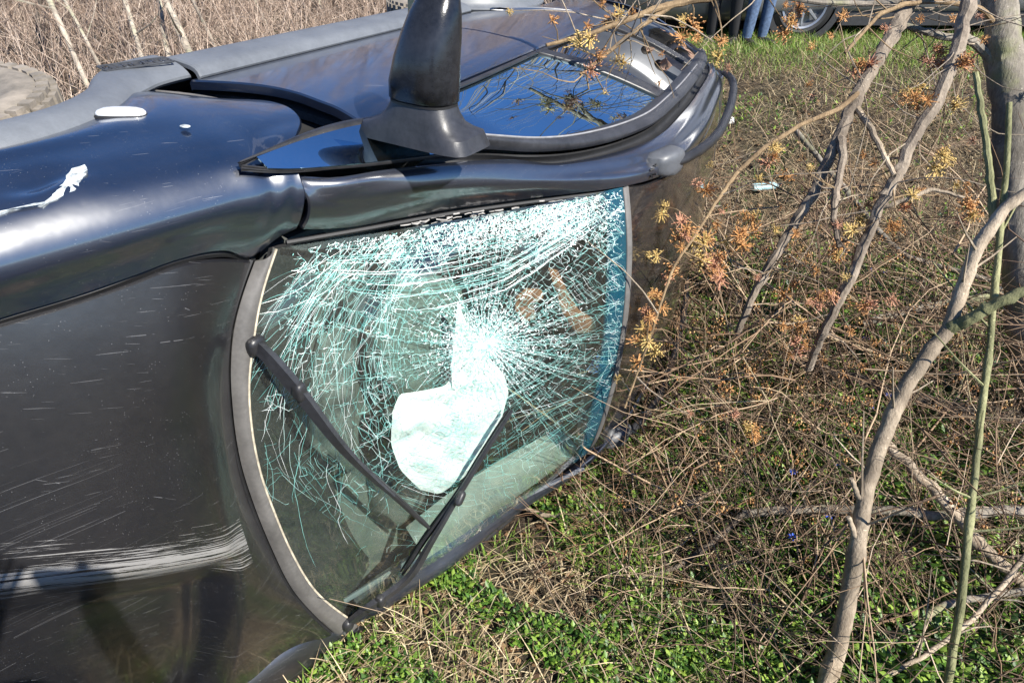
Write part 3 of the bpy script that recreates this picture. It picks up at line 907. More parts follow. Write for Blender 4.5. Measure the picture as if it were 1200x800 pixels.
# ---------------- wheels
def wheel(x, y, z, sgn, steer=0.0):
    prof = [(0.205, -0.075), (0.225, -0.092), (0.262, -0.100), (0.295, -0.094), (0.318, -0.080), (0.331, -0.050), (0.334, 0.0), (0.331, 0.050), (0.318, 0.080), (0.295, 0.094), (0.262, 0.100), (0.225, 0.092), (0.205, 0.075)]
    V, F = lathe(prof, 'y', 48)
    e = mesh_obj('wheel', V, F, M_tyre, car)
    e.location = (x, y, z); e.rotation_euler = (0, 0, steer)
    b = MB()
    for k in range(44):
        a = 2 * math.pi * k / 44
        for s in (-1, 1):
            for (r0, r1, h0, h1) in ((0.322, 0.341, 0.030, 0.084), (0.30, 0.326, 0.078, 0.097)):
                c = np.array([(r * math.cos(a + da), s * h, r * math.sin(a + da)) for r in (r0, r1) for h in (h0, h1) for da in (-0.045, 0.045)])
                b.add(c, [(0, 1, 3, 2), (4, 6, 7, 5), (0, 4, 5, 1), (2, 3, 7, 6), (0, 2, 6, 4), (1, 5, 7, 3)])
    tag(b.build('tread', M_tyre, e, smooth=False), kind='stuff')
    V, F = lathe([(0.212, -0.075), (0.212, -0.05), (0.195, -0.045), (0.190, 0.06), (0.212, 0.075)], 'y', 40)
    rim = mesh_obj('rim', V, F, M_metal, e)
    b = MB()
    for k in range(7):
        a = 2 * math.pi * k / 7
        b.tube([(0.03 * math.cos(a), sgn * 0.055, 0.03 * math.sin(a)), (0.12 * math.cos(a), sgn * 0.062, 0.12 * math.sin(a)), (0.20 * math.cos(a), sgn * 0.05, 0.20 * math.sin(a))], [0.03, 0.022, 0.026], 8)
    b.build('spoke', M_metal, e)
    V, F = lathe([(0.0, sgn * 0.075), (0.03, sgn * 0.074), (0.045, sgn * 0.06), (0.05, sgn * 0.03)], 'y', 24)
    mesh_obj('hub_cap', V, F, M_grey, e)
    return e
wheel(-0.02, -0.77, 0.205, -1, 0.10)
wheel(-0.02, 0.73, 0.205, 1, 0.10)
wheel(-2.64, -0.75, -0.03, -1)
wheel(-2.64, 0.75, -0.03, 1)

# ---------------- small fittings on the wing
def blob(name, c, size, mt, rot=None, p=2.6, parent=car):
    V, F = superbox(c, size, rot, p); return mesh_obj(name, V, F, mt, parent)
M_lens = plain('clear_lens', (0.66, 0.68, 0.70), 0.12, var=0.12, vscale=25, coat=1.0)
ry = np.array(Matrix.Rotation(R(-52), 3, 'Y'))
rep = blob('indicator_lamp', (-0.226, -0.892, 0.726), (0.098, 0.026, 0.046), M_lens, np.array(Matrix.Rotation(R(52), 3, 'Y')), 2.8)
blob('lamp_seal', (-0.226, -0.886, 0.726), (0.108, 0.020, 0.054), M_rubber, np.array(Matrix.Rotation(R(52), 3, 'Y')), 2.8, rep)
blob('paint_chip', (-0.262, -0.8845, 0.875), (0.017, 0.004, 0.022), M_white)
# ---------------- door mirror
def shell(name, rings, material, parent, cap0=True, cap1=True, sharp=40):
    n = len(rings[0]); V = np.concatenate([np.asarray(r_) for r_ in rings]); F = []
    for i in range(len(rings) - 1):
        for j in range(n):
            k = (j + 1) % n
            F.append((i*n+j, i*n+k, (i+1)*n+k, (i+1)*n+j))
    if cap0: F.append(tuple(range(n))[::-1])
    if cap1: F.append(tuple((len(rings)-1)*n + j for j in range(n)))
    return mesh_obj(name, V, F, material, parent, True, sharp)

def mirror_ring(y, cx, cz, hz, front, back, n=32, p=2.6):
    out = []
    for j in range(n):
        a = 2 * math.pi * j / n
        c, s = math.cos(a), math.sin(a)
        k = (abs(c)**p + abs(s)**p) ** (-1/p)
        x = c * k * (front if c > 0 else back)
        out.append((cx + x, y, cz + s * k * hz))
    return out
MX, MZ = -0.615, 1.232
hs = [mirror_ring(-0.930 + (y + 0.930) * 0.90, MX + dx, MZ + dz, hz, fr, bk, p=pp) for y, dx, dz, hz, fr, bk, pp in (
    (-0.930, 0.0, 0.0, 0.074, 0.060, 0.030, 3.0), (-0.936, 0.0, 0.0, 0.079, 0.066, 0.034, 3.0), (-0.975, 0.0, 0.003, 0.078, 0.074, 0.036, 2.8), (-1.03, -0.003, 0.009, 0.071, 0.074, 0.036, 2.6),
    (-1.08, -0.008, 0.016, 0.064, 0.066, 0.036, 2.5), (-1.125, -0.014, 0.021, 0.055, 0.055, 0.034, 2.4), (-1.16, -0.020, 0.025, 0.044, 0.042, 0.030, 2.3), (-1.182, -0.025, 0.027, 0.028, 0.026, 0.022, 2.2), (-1.190, -0.027, 0.027, 0.010, 0.010, 0.010, 2.0))]
mh = shell('door_mirror', hs, M_shell, car)
tag(mh, 'scuffed black door mirror sticking up')
sh_ = [mirror_ring(y, MX + dx, MZ + dz, hz, fr, bk, p=pp) for y, dx, dz, hz, fr, bk, pp in (
    (-0.838, -0.004, -0.016, 0.150, 0.074, 0.085, 6.0), (-0.868, -0.003, -0.014, 0.136, 0.070, 0.075, 6.0), (-0.876, -0.002, -0.010, 0.116, 0.068, 0.060, 5.0), (-0.890, 0.0, -0.004, 0.094, 0.066, 0.044, 4.0), (-0.910, 0.0, -0.001, 0.082, 0.064, 0.034, 3.4), (-0.926, 0.0, 0.0, 0.076, 0.061, 0.030, 3.0))]
shell('mirror_foot', sh_, M_mirror, mh)
shell('mirror_seam', [mirror_ring(y, MX, MZ, 0.0765, 0.0630, 0.031, p=3.0) for y in (-0.9255, -0.9305)], M_rubber, mh)
shell('mirror_glass', [mirror_ring(y, MX - 0.031, MZ, 0.066, 0.001, 0.010) for y in (-0.955, -1.12)], M_side, mh)

# ---------------- badge lettering on the cladding block
def text_mesh(txt, size, extrude):
    c = bpy.data.curves.new('lettering', 'FONT'); c.body = txt; c.size = size; c.extrude = extrude
    c.align_x = 'CENTER'; c.align_y = 'CENTER'; c.resolution_u = 3
    o = bpy.data.objects.new('lettering', c); COL.objects.link(o)
    dg = bpy.context.evaluated_depsgraph_get()
    me = bpy.data.meshes.new_from_object(o.evaluated_get(dg))
    bpy.data.objects.remove(o)
    me.name = 'lettering'
    return me
# text plane: reads from the rear towards the nose on the upper (right) flank, letter tops towards the roof
bc = Vector((-0.478, -0.9135, 0.440))
bx = Vector((1, 0.0, -0.10)).normalized(); bn = Vector((0, -1, 0.10)).normalized(); bz = bn.cross(bx).normalized()
TM = Matrix((( bx.x, bz.x, bn.x, bc.x), (bx.y, bz.y, bn.y, bc.y), (bx.z, bz.z, bn.z, bc.z), (0, 0, 0, 1)))
tm = text_mesh('CONQUEST', 0.034, 0.0022)
tm.materials.clear(); tm.materials.append(plain('badge_dark', (0.05, 0.052, 0.058), 0.45))
lo_ = bpy.data.objects.new('lettering', tm); link(lo_, block); lo_.matrix_local = TM
b = MB()
for a_, c_ in (((-0.088, -0.021), (0.088, -0.021)), ((0.088, -0.021), (0.088, 0.021)), ((0.088, 0.021), (-0.088, 0.021)), ((-0.088, 0.021), (-0.088, -0.021))):
    b.tube([(a_[0], a_[1], 0.0), (c_[0], c_[1], 0.0)], 0.0026, 6)
fo = b.build('badge_frame', plain('badge_edge', (0.045, 0.048, 0.054), 0.4), block); fo.matrix_local = TM

# ---------------- windscreen
def windscreen():
    nu = nv = 81
    G, N = WG[::2, ::2], WN[::2, ::2]
    th = 0.006
    a, b_ = G.shape[:2]
    V = np.concatenate([G.reshape(-1, 3), (G - N * th).reshape(-1, 3)])
    off = a * b_; F = []
    for i in range(a - 1):
        for j in range(b_ - 1):
            q = [i*b_+j, (i+1)*b_+j, (i+1)*b_+j+1, i*b_+j+1]
            F.append(q); F.append([v + off for v in q[::-1]])
    ring = [i*b_ for i in range(a)] + [(a-1)*b_ + j for j in range(1, b_)] + [i*b_ + b_-1 for i in range(a-2, -1, -1)] + list(range(b_-2, 0, -1))
    for k in range(len(ring)):
        p, q = ring[k], ring[(k+1) % len(ring)]
        F.append([p, p + off, q + off, q])
    o = mesh_obj('windscreen', V, F, M_wind, car)
    at = o.data.attributes.new('band', 'FLOAT', 'POINT')
    u = np.linspace(0, 1, a)
    val = np.repeat(np.clip((u - 0.928) / 0.014, 0, 1), b_)
    at.data.foreach_set('value', np.concatenate([val, val]).astype(np.float32))
    return o
wsc = windscreen()
tag(wsc, 'shattered green-tinted windscreen covered with white cracks')

# plane coordinates over the pane (about 200 units to the half width) to pane parameters
HM = (0.33876, -0.09978, 0.36198, 0.06395, 0.37915, 0.35317, -0.27951, -0.20791)
def st2uv(s, t):
    x = (np.asarray(s, float) - 500) / 200; y = (np.asarray(t, float) - 450) / 200
    w = HM[6]*x + HM[7]*y + 1
    return (HM[0]*x + HM[1]*y + HM[2]) / w, (HM[3]*x + HM[4]*y + HM[5]) / w

CR = {'v': [], 'f': [], 'c': [], 'n': 0}
cr = random.Random(21)
def crack(points, width=0.0012, tint=0.6, taper=True, h=None):
    """a crack: a narrow raised ribbon of broken glass following the pane"""
    P = np.asarray(points, float)
    if len(P) < 2: return
    u, v = st2uv(P[:, 0], P[:, 1])
    ok = (u > 0.004) & (u < 0.996) & (v > 0.004) & (v < 0.996)
    if ok.sum() < 2: return
    u, v = u[ok], v[ok]
    hh = cr.uniform(0.0006, 0.0022) if h is None else h
    X = W(u, v, hh)
    Tn = np.gradient(X, axis=0); Tn /= (np.linalg.norm(Tn, axis=1, keepdims=True) + 1e-9)
    i = np.clip((u * 160).astype(int), 0, 160); j = np.clip((v * 160).astype(int), 0, 160)
    N = WN[i, j]
    Bn = np.cross(N, Tn)
    tilt = cr.uniform(-0.5, 0.5)
    Bn = Bn * math.cos(tilt) + N * math.sin(tilt)
    w = np.full(len(X), width * 0.72) * np.array([cr.uniform(0.55, 1.4) for _ in range(len(X))])
    if taper: w[-1] *= 0.3
    n = CR['n']; k = len(X)
    CR['v'].append(X + Bn * w[:, None] / 2); CR['v'].append(X - Bn * w[:, None] / 2)
    CR['c'] += [min(1, max(0, tint + cr.uniform(-.2, .2)))] * (2 * k)
    for a in range(k - 1):
        CR['f'].append((n + a, n + a + 1, n + k + a + 1, n + k + a))
    CR['n'] += 2 * k

def wander(p, ang, length, step=9, turn=0.25, bend=0.0):
    pts = [p]; x, y = p; d = 0
    while d < length:
        ang += cr.gauss(0, turn) + bend * step
        l = step * cr.uniform(0.6, 1.3)
        x += math.cos(ang) * l; y += math.sin(ang) * l; d += l
        pts.append((x, y))
    return pts

IA = (580, 398)
def top_edge(s): return 292 - (s - 320) * (73 / 410)
def seg_dist(x, y, a, b_):
    ax, ay = a; bx_, by_ = b_
    t = max(0, min(1, ((x - ax) * (bx_ - ax) + (y - ay) * (by_ - ay)) / ((bx_ - ax) ** 2 + (by_ - ay) ** 2)))
    return math.hypot(x - ax - t * (bx_ - ax), y - ay - t * (by_ - ay))
def dens(x, y):
    """how badly the pane is broken at a place"""
    r = math.hypot((x - IA[0]) / 1.15, y - IA[1])
    d = 1.0 * math.exp(-(r / 85) ** 2)
    te = y - top_edge(x)
    d = max(d, 1.0 * math.exp(-((te - 34) / 30) ** 2) * min(1, max(0, (x - 320) / 60)))
    d = max(d, 0.62 * math.exp(-((x - 345) / 38) ** 2 - ((y - 345) / 60) ** 2))
    d = max(d, 0.72 * math.exp(-(seg_dist(x, y, (505, 295), (365, 455)) / 15) ** 2))
    d = max(d, 0.60 * math.exp(-(seg_dist(x, y, (430, 275), (345, 440)) / 14) ** 2))
    d = max(d, 0.80 * math.exp(-(seg_dist(x, y, (462, 320), (462, 530)) / 20) ** 2))
    d = max(d, 0.85 * math.exp(-((x - 650) / 66) ** 2 - ((y - 370) / 110) ** 2))
    d = max(d, 0.55 * math.exp(-(seg_dist(x, y, (470, 560), (690, 470)) / 38) ** 2))
    d = max(d, 0.45 * math.exp(-(seg_dist(x, y, (400, 560), (480, 520)) / 30) ** 2))
    d = max(d, 0.40 * math.exp(-((x - 400) / 75) ** 2 - ((y - 400) / 110) ** 2))
    d = max(d, 0.42 * math.exp(-(seg_dist(x, y, (460, 580), (680, 500)) / 55) ** 2))
    d = max(d, 0.80 * math.exp(-(seg_dist(x, y, (520, 530), (575, 440)) / 42) ** 2))
    d = max(d, 0.85 * math.exp(-(seg_dist(x, y, (716, 235), (700, 460)) / 14) ** 2))
    d = max(d, 0.35 * math.exp(-(seg_dist(x, y, (330, 470), (350, 600)) / 7) ** 2), 0.35 * math.exp(-(seg_dist(x, y, (430, 560), (430, 650)) / 6) ** 2))
    return d
# connected web: rays from the blow crossed by rings, jittered, kept where the pane is broken
NRAY = 210
ang0 = [2 * math.pi * (k + cr.uniform(-0.42, 0.42)) / NRAY for k in range(NRAY)]
rings = [2.0]
while rings[-1] < 330: rings.append(rings[-1] * 1.034 + 2.4 + cr.uniform(-0.7, 0.7))
node = {}
for a in range(NRAY):
    drift = 0.0
    for q, r in enumerate(rings):
        drift += cr.gauss(0, 0.010)
        rr_ = r + cr.gauss(0, 0.16) * (rings[min(q + 1, len(rings) - 1)] - r + 3)
        aa = ang0[a] + drift
        node[a, q] = (IA[0] + 1.08 * rr_ * math.cos(aa), IA[1] + 0.94 * rr_ * math.sin(aa))
def kink(p, q, k=0.10):
    d = math.hypot(q[0] - p[0], q[1] - p[1])
    return [p, ((p[0] + q[0]) / 2 + cr.gauss(0, k) * d, (p[1] + q[1]) / 2 + cr.gauss(0, k) * d), q]
rayk = [cr.random() for _ in range(NRAY)]
for a in range(NRAY):
    for q in range(len(rings)):
        p = node[a, q]; D = dens(*p)
        if D < 0.06: continue
        onbag = 472 < p[0] < 600 and 440 < p[1] < 560
        tint = min(1.0, max(0.0, cr.gauss(0.15 if onbag else 0.26 + 0.42 * D, 0.22)))
        w = cr.uniform(0.00045, 0.00095) * (0.7 + 0.55 * D)
        if q + 1 < len(rings) and cr.random() < 0.25 + 0.85 * D * (0.5 + rayk[a]):
            if D > 0.16 or rayk[a] > 0.55: crack(kink(p, node[a, q + 1]), w, tint, taper=False)
        if cr.random() < 0.10 + 0.95 * D and D > 0.12:
            crack(kink(p, node[(a + 1) % NRAY, q]), w * 0.9, tint, taper=False)
            if D > 0.75 and cr.random() < 0.4 and q + 1 < len(rings):
                crack(kink(p, node[(a + 1) % NRAY, q + 1]), w * 0.8, tint, taper=False)
# a finer mesh where whole areas have gone to crumbs
def web(region, count, kn=2, width=(0.0004, 0.0009), tints=(0.3, 0.55, 0.8, 1.0), lim=24):
    A = np.array([region() for _ in range(count)])
    for i, p in enumerate(A):
        d = np.hypot(*(A - p).T); o = np.argsort(d)[1:1 + kn]
        for j in o:
            if d[j] < lim and dens(*p) > 0.14:
                crack(kink(p, A[j], 0.08), cr.uniform(*width), cr.choice(tints), taper=False)
def gauss_blob(cx, cy, sx, sy, rot=0.0):
    def f():
        a, b_ = cr.gauss(0, sx), cr.gauss(0, sy)
        return (cx + a * math.cos(rot) - b_ * math.sin(rot), cy + a * math.sin(rot) + b_ * math.cos(rot))
    return f
web(gauss_blob(345, 350, 28, 46, 0.30), 620, 2, tints=(0.1, 0.3, 0.55, 0.9))
web(gauss_blob(460, 420, 16, 65, 0.05), 260, 2, tints=(0.1, 0.25, 0.5, 0.8))
web(gauss_blob(530, 272, 110, 18, -0.12), 900, 3)
web(gauss_blob(660, 258, 36, 22, -0.2), 500, 3)
web(gauss_blob(712, 340, 7, 75), 420, 2, lim=18)
# long sweeping splits under the upper pillar
for k in range(95):
    s0 = cr.uniform(335, 690); off = 8 + 55 * cr.random()
    if s0 < 430: off *= 0.75
    L = cr.uniform(40, 190); pts_ = []; n = max(5, int(L / 9)); y = 0
    for q in range(n):
        s = s0 + L * q / (n - 1)
        if s > 716: break
        sag = 1 + 0.5 * math.sin(math.pi * min(1, max(0, (s - 330) / 380)))
        y += cr.uniform(-1.1, 1.1)
        pts_.append((s, top_edge(s) + off * sag * (1.15 - 0.5 * max(0, (s - 600) / 120)) + y))
    crack(pts_, cr.uniform(0.0005, 0.0013), cr.choice((0.35, 0.55, 0.8, 1.0)))
# long curved strands running down the upper left and the middle
for k in range(70):
    x0 = cr.uniform(325, 500); y0 = top_edge(x0) + cr.uniform(10, 60)
    crack(wander((x0, y0), cr.uniform(1.6, 2.5), cr.uniform(60, 230), 9, 0.10, cr.uniform(-0.004, 0.001)), cr.uniform(0.0004, 0.0009), cr.choice((0.1, 0.3, 0.5, 0.8)))
for k in range(34):
    x0 = cr.uniform(320, 460); y0 = cr.uniform(420, 540)
    crack(wander((x0, y0), cr.uniform(1.3, 1.9), cr.uniform(40, 130), 8, 0.16), cr.uniform(0.0004, 0.0009), cr.choice((0.3, 0.5, 0.8)))
# long fine lines sweeping across the lower half
for k in range(120):
    x0 = cr.uniform(455, 640); y0 = 575 - (x0 - 455) * 0.25 - cr.random() ** 1.4 * 120
    crack(wander((x0, y0), -0.60 + cr.gauss(0, 0.09), cr.uniform(25, 120), 10, 0.05), cr.uniform(0.0004, 0.0009), cr.choice((0.15, 0.3, 0.5, 0.8)))
# crumbs, dust and glinting flakes in the worst zones
for k in range(5200):
    z = cr.random()
    if z < 0.45: p = gauss_blob(585, 262, 95, 15, -0.13)()
    elif z < 0.80: p = gauss_blob(585, 395, 34, 30)()
    else: p = gauss_blob(665, 255, 32, 20, -0.2)()
    a = cr.uniform(0, 6.28); l = cr.uniform(0.8, 3.2)
    crack([p, (p[0] + math.cos(a) * l, p[1] + math.sin(a) * l)], cr.uniform(0.0008, 0.0030), cr.choice((0.55, 0.8, 1.0, 1.0)), taper=False)
V = np.concatenate(CR['v']); Fq = np.array(CR['f'])
ck = fast_mesh('glass_cracks', V, Fq, np.full(len(Fq), 4), M_crack, wsc, cols=CR['c'])
tag(ck, kind='stuff')

# ---------------- cowl trim round the bottom of the windscreen
co = crom(COWL_OUT, 60); ci = crom(COWL_IN, 60)
panel('cowl_trim', [co + np.array((0.004, 0, -0.008)), co * .75 + ci * .25 + np.array((0, 0, 0.008)), co * .35 + ci * .65 + np.array((0, 0, 0.010)), ci + np.array((-0.004, 0, 0.006))], 12, 80, M_cowl, car, thick=0.008, edge=0.003, out=(0.3, 0, 1))
b = MB(); b.tube(ci + np.array((-0.004, 0, 0.006)), 0.0032, 6); b.build('cowl_bead', plain('dusty_bead', (0.42, 0.37, 0.28), 0.8, var=0.4, vscale=40), car)
b = MB(); b.tube(crom(co, 60) + np.array((0.008, 0, -0.016)), 0.008, 6); b.build('hood_seal', M_rubber, car)
b = MB(); b.tube(crom(SHUT[2:], 50) + np.array((0, -0.006, -0.014)), 0.011, 6); b.build('wing_gap_seal', M_rubber, car)
# broken plastic at the lower corner
rs2 = random.Random(9)
for k in range(5):
    c = np.array((-0.33 + rs2.uniform(-.05, .03), 0.77 + rs2.uniform(-.05, .04), 1.085 + rs2.uniform(-.01, .02)))
    V, F = superbox((0, 0, 0), (rs2.uniform(.03, .08), rs2.uniform(.02, .05), 0.008), np.array(Matrix.Rotation(rs2.uniform(0, 3), 3, 'Z') @ Matrix.Rotation(rs2.uniform(-.5, .5), 3, 'X')), 6, 8, 6)
    mesh_obj('broken_trim', V + c, F, M_cowl if k % 2 else M_trim, car)
# lower pillar outer moulding
mv = crom([(x, -y + 0.012, z + 0.004) for x, y, z in INN[:5]], 40)
b = MB(); b.tube(mv, 0.010, 8); b.build('pillar_moulding', M_clad, car)

# ---------------- wipers
def Wst(s, t, h):
    u, v = st2uv(s, t); return W(np.array(u), np.array(v), h)
def wiper(arm_uv, blade_uv, pivot, nm_label):
    A = crom(np.array([pivot] + [W(np.array(u), np.array(v), h) for u, v, h in arm_uv]), 26)
    wd = np.interp(np.linspace(0, 1, 26), [0, 0.12, 0.2, 0.6, 1], [0.020, 0.024, 0.025, 0.018, 0.009])
    b = MB(); b.tube(A, wd, 4, flat=0.5, up=(0.45, 0, 0.9), turn=math.pi / 4)
    arm = b.build('wiper_arm', M_mirror, car)
    Bc = crom(np.array([W(np.array(u), np.array(v), h) for u, v, h in blade_uv]), 30)
    b = MB(); b.tube(Bc, np.interp(np.linspace(0, 1, 30), [0, .1, .5, .9, 1], [0.004, 0.0085, 0.010, 0.0085, 0.006]), 8, flat=1.0, up=(0.45, 0, 0.9))
    b.build('wiper_blade', M_trim, arm)
    b = MB(); b.tube(Bc - np.array((0.45, 0, 0.9)) * 0.014, 0.0035, 6); b.build('rubber_strip', M_rubber, arm)
    V, F = superbox(pivot, (0.05, 0.05, 0.035), p=3); mesh_obj('wiper_pivot', V, F, M_trim, arm)
    k = A[6]; V, F = superbox(k + np.array((0, 0, .004)), (0.03, 0.05, 0.03), p=4); mesh_obj('arm_joint', V, F, M_trim, arm)
    return arm
wa = wiper([(0.031, 0.18, 0.035), (0.069, 0.222, 0.045), (0.18, 0.41, 0.045), (0.27, 0.59, 0.032)],
      [(0.185, 0.43, 0.018), (0.27, 0.59, 0.020), (0.345, 0.765, 0.022)], np.array((-0.215, -0.420, 1.020)), '')
wb = wiper([(0.06, 0.975, 0.035), (0.225, 0.92, 0.045), (0.34, 0.80, 0.045), (0.44, 0.68, 0.035)],
      [(0.22, 0.93, 0.016), (0.33, 0.81, 0.020), (0.44, 0.69, 0.024), (0.53, 0.585, 0.022), (0.62, 0.498, 0.018)], np.array((-0.315, 0.735, 1.085)), '')
V, F = superbox(W(np.array(.44), np.array(.685), .04), (0.05, 0.03, 0.025), np.array(Matrix.Rotation(R(40), 3, 'Z')), 3); mesh_obj('blade_joint', V, F, M_trim, wb)

# ---------------- cabin
EYE = np.array((0.636, -1.31, 2.12))
def behind(s, t, d):
    p = Wst(s, t, 0.0); r_ = p - EYE; return p + r_ / np.linalg.norm(r_) * d
# dashboard: a long moulded shelf below the glass
dsec = []
for v in np.linspace(0.01, 0.99, 9):
    p = W(np.array(0.0), np.array(v), -0.03)
    dsec.append([p + np.array((-0.02, 0, -0.02)), p + np.array((-0.20, 0, -0.005)), p + np.array((-0.40, 0, 0.0)), p + np.array((-0.52, 0, -0.06)), p + np.array((-0.56, 0, -0.25)), p + np.array((-0.52, 0, -0.45))])
panel('dashboard', dsec, 30, 40, M_dash, car, thick=0.02, roll=False, out=(-0.3, 0, 1))
panel('dash_pad', [[W(np.array(u), np.array(v), -0.014 - 0.75 * u) for u in np.linspace(0.003, 0.15, 5)] for v in np.linspace(0.004, 0.996, 9)], 20, 10, M_dark, car, thick=0.01, roll=False, out=(0, 0, 1))
# instrument hood, vents and speaker grille
blob('instrument_hood', (-0.66, 0.36, 1.045), (0.26, 0.40, 0.16), M_dash, None, 3.0)
for k in range(7):
    blob('grille_slat', (-0.46 - 0.012 * k, -0.34, 1.005), (0.006, 0.09, 0.012), M_dark, None, 4)
# steering wheel (driver on the lower side)
th = np.linspace(0, 2 * math.pi, 40)
sw = np.array([(-0.86 + 0.07 * math.sin(a), 0.37 + 0.185 * math.cos(a), 0.93 + 0.17 * math.sin(a)) for a in th])
b = MB(); b.tube(sw, 0.016, 10, caps=False); stw = b.build('steering_wheel', M_rubber, car)
blob('wheel_boss', (-0.85, 0.37, 0.93), (0.10, 0.16, 0.14), M_rubber, None, 3, stw)
# front seats, headrests, bench, rear bulkhead, headliner, door cards
for y in (-0.38, 0.38):
    s_ = blob('front_seat', (-1.05, y, 0.50), (0.55, 0.50, 0.22), M_seat, None, 4)
    blob('seat_back', (-1.40, y, 0.80), (0.20, 0.48, 0.66), M_seat, np.array(Matrix.Rotation(R(-14), 3, 'Y')), 4, s_)
    blob('headrest', (-1.50, y, 1.20), (0.11, 0.26, 0.19), M_seat, None, 3.5, s_)
blob('rear_bench', (-2.35, 0, 0.72), (0.25, 1.25, 0.75), M_seat, np.array(Matrix.Rotation(R(-14), 3, 'Y')), 5)
hl = [[(x, y * 0.52, z - 0.035 - 0.05 * y * y) for y in np.linspace(-1, 1, 9)] for x, z in ((-1.28, 1.565), (-1.6, 1.60), (-2.1, 1.57), (-2.7, 1.465), (-3.2, 1.34))]
panel('headliner', hl, 20, 16, M_head, car, thick=0.01, roll=False, out=(0, 0, -1))
for sg in (-1, 1):
    panel('door_card', [[(-0.62, sg * 0.80, 0.45), (-0.62, sg * 0.82, 0.75), (-0.62, sg * 0.80, 1.03)], [(-2.6, sg * 0.80, 0.2), (-2.6, sg * 0.82, 0.6), (-2.6, sg * 0.80, 0.85)]], 10, 8, M_seat, car, thick=0.02, roll=False, out=(0, -sg, 0))
blob('sun_visor', (-1.33, 0.34, 1.49), (0.14, 0.36, 0.02), M_head, np.array(Matrix.Rotation(R(25), 3, 'Y')), 5)
blob('rear_view_mirror', (-1.14, 0.02, 1.47), (0.04, 0.20, 0.06), M_rubber, None, 4)
# burst airbag, its sunlit and its shaded part built as separate bags
def bag(outline, depth, puff, name, material, nr=16, lean=(0, 0, 0)):
    oc = np.array(outline + [outline[0]], float); tl_ = np.concatenate([[0], np.cumsum(np.linalg.norm(np.diff(oc, axis=0), axis=1))])
    P2 = np.stack([np.interp(np.linspace(0, tl_[-1], 97), tl_, oc[:, q]) for q in range(2)], 1)[:-1]
    c = P2.mean(0)
    rings = []
    V = []; F = []
    n = len(P2)
    nn = np.array((0.5, -0.1, 0.86))
    for side in (1, -1):
        for i in range(nr + 1):
            f = 1 - i / nr
            for k in range(n):
                q = c + (P2[k] - c) * f
                h = puff * math.sqrt(max(0, 1 - f ** 3)) * (1 if side > 0 else 0.6)
                w = behind(q[0], q[1], depth) + nn * (side * h)
                wr = 0.022 * mnoise.noise(Vector((q[0] * 0.03, q[1] * 0.045, 3.1 * side))) + 0.009 * mnoise.noise(Vector((q[0] * 0.09, q[1] * 0.05, 9))) + 0.003 * mnoise.noise(Vector((q[0] * 0.25, q[1] * 0.2, 5)))
                V.append(w + nn * wr * (1 - f ** 6))
    m_ = (nr + 1) * n
    for s in (0, 1):
        for i in range(nr):
            for k in range(n):
                a_, b_ = s*m_ + i*n + k, s*m_ + i*n + (k+1) % n
                q = (a_, b_, b_ + n, a_ + n)
                F.append(q if s == 0 else q[::-1])
    for k in range(n):
        F.append((k, m_ + k, m_ + (k+1) % n, (k+1) % n))
    return mesh_obj(name, V, F, material, car)
bg = bag([(542, 350), (556, 374), (568, 396), (584, 415), (598, 432), (601, 452), (592, 480), (572, 514), (547, 546), (520, 566), (500, 560), (480, 536), (472, 508), (474, 470), (482, 452), (505, 449), (533, 444), (548, 428), (549, 400), (544, 378)], 0.055, 0.010, 'airbag', M_bag)  # outline cut to the sunlit patch of the airbag
tag(bg, 'sunlit part of the burst white airbag behind the glass')
bag([(455, 330), (500, 318), (545, 335), (562, 380), (560, 430), (530, 455), (480, 462), (450, 430), (440, 380)], 0.20, 0.05, 'shaded_airbag', plain('airbag_shade_grey', (0.11, 0.13, 0.12), 0.9, var=0.15, bmp=0.4, vscale=20))  # shaded part of the same airbag, its shade painted as grey cloth
bag([(372, 400), (400, 380), (425, 410), (432, 470), (430, 540), (400, 560), (378, 520), (370, 450)], 0.16, 0.03, 'dash_panel', M_dash)
M_trimgrey = plain('pale_trim', (0.20, 0.21, 0.195), 0.8, var=0.2, vscale=15)
# pale inner trim of the lower pillar
panel('inner_pillar_trim', [[W(np.array(u), np.array(0.99 - 0.004 * q), -0.02) for q, u in enumerate(np.linspace(0.30, 0.97, 8))], [W(np.array(u), np.array(0.95 - 0.05 * math.sin(3.14 * q / 7)), -0.05 - 0.03 * u) for q, u in enumerate(np.linspace(0.30, 0.97, 8))], [W(np.array(u), np.array(0.95 - 0.07 * math.sin(3.14 * q / 7)), -0.14) for q, u in enumerate(np.linspace(0.30, 0.97, 8))]], 8, 24, M_trimgrey, car, thick=0.008, roll=False, out=(0.2, -1, 0.3))
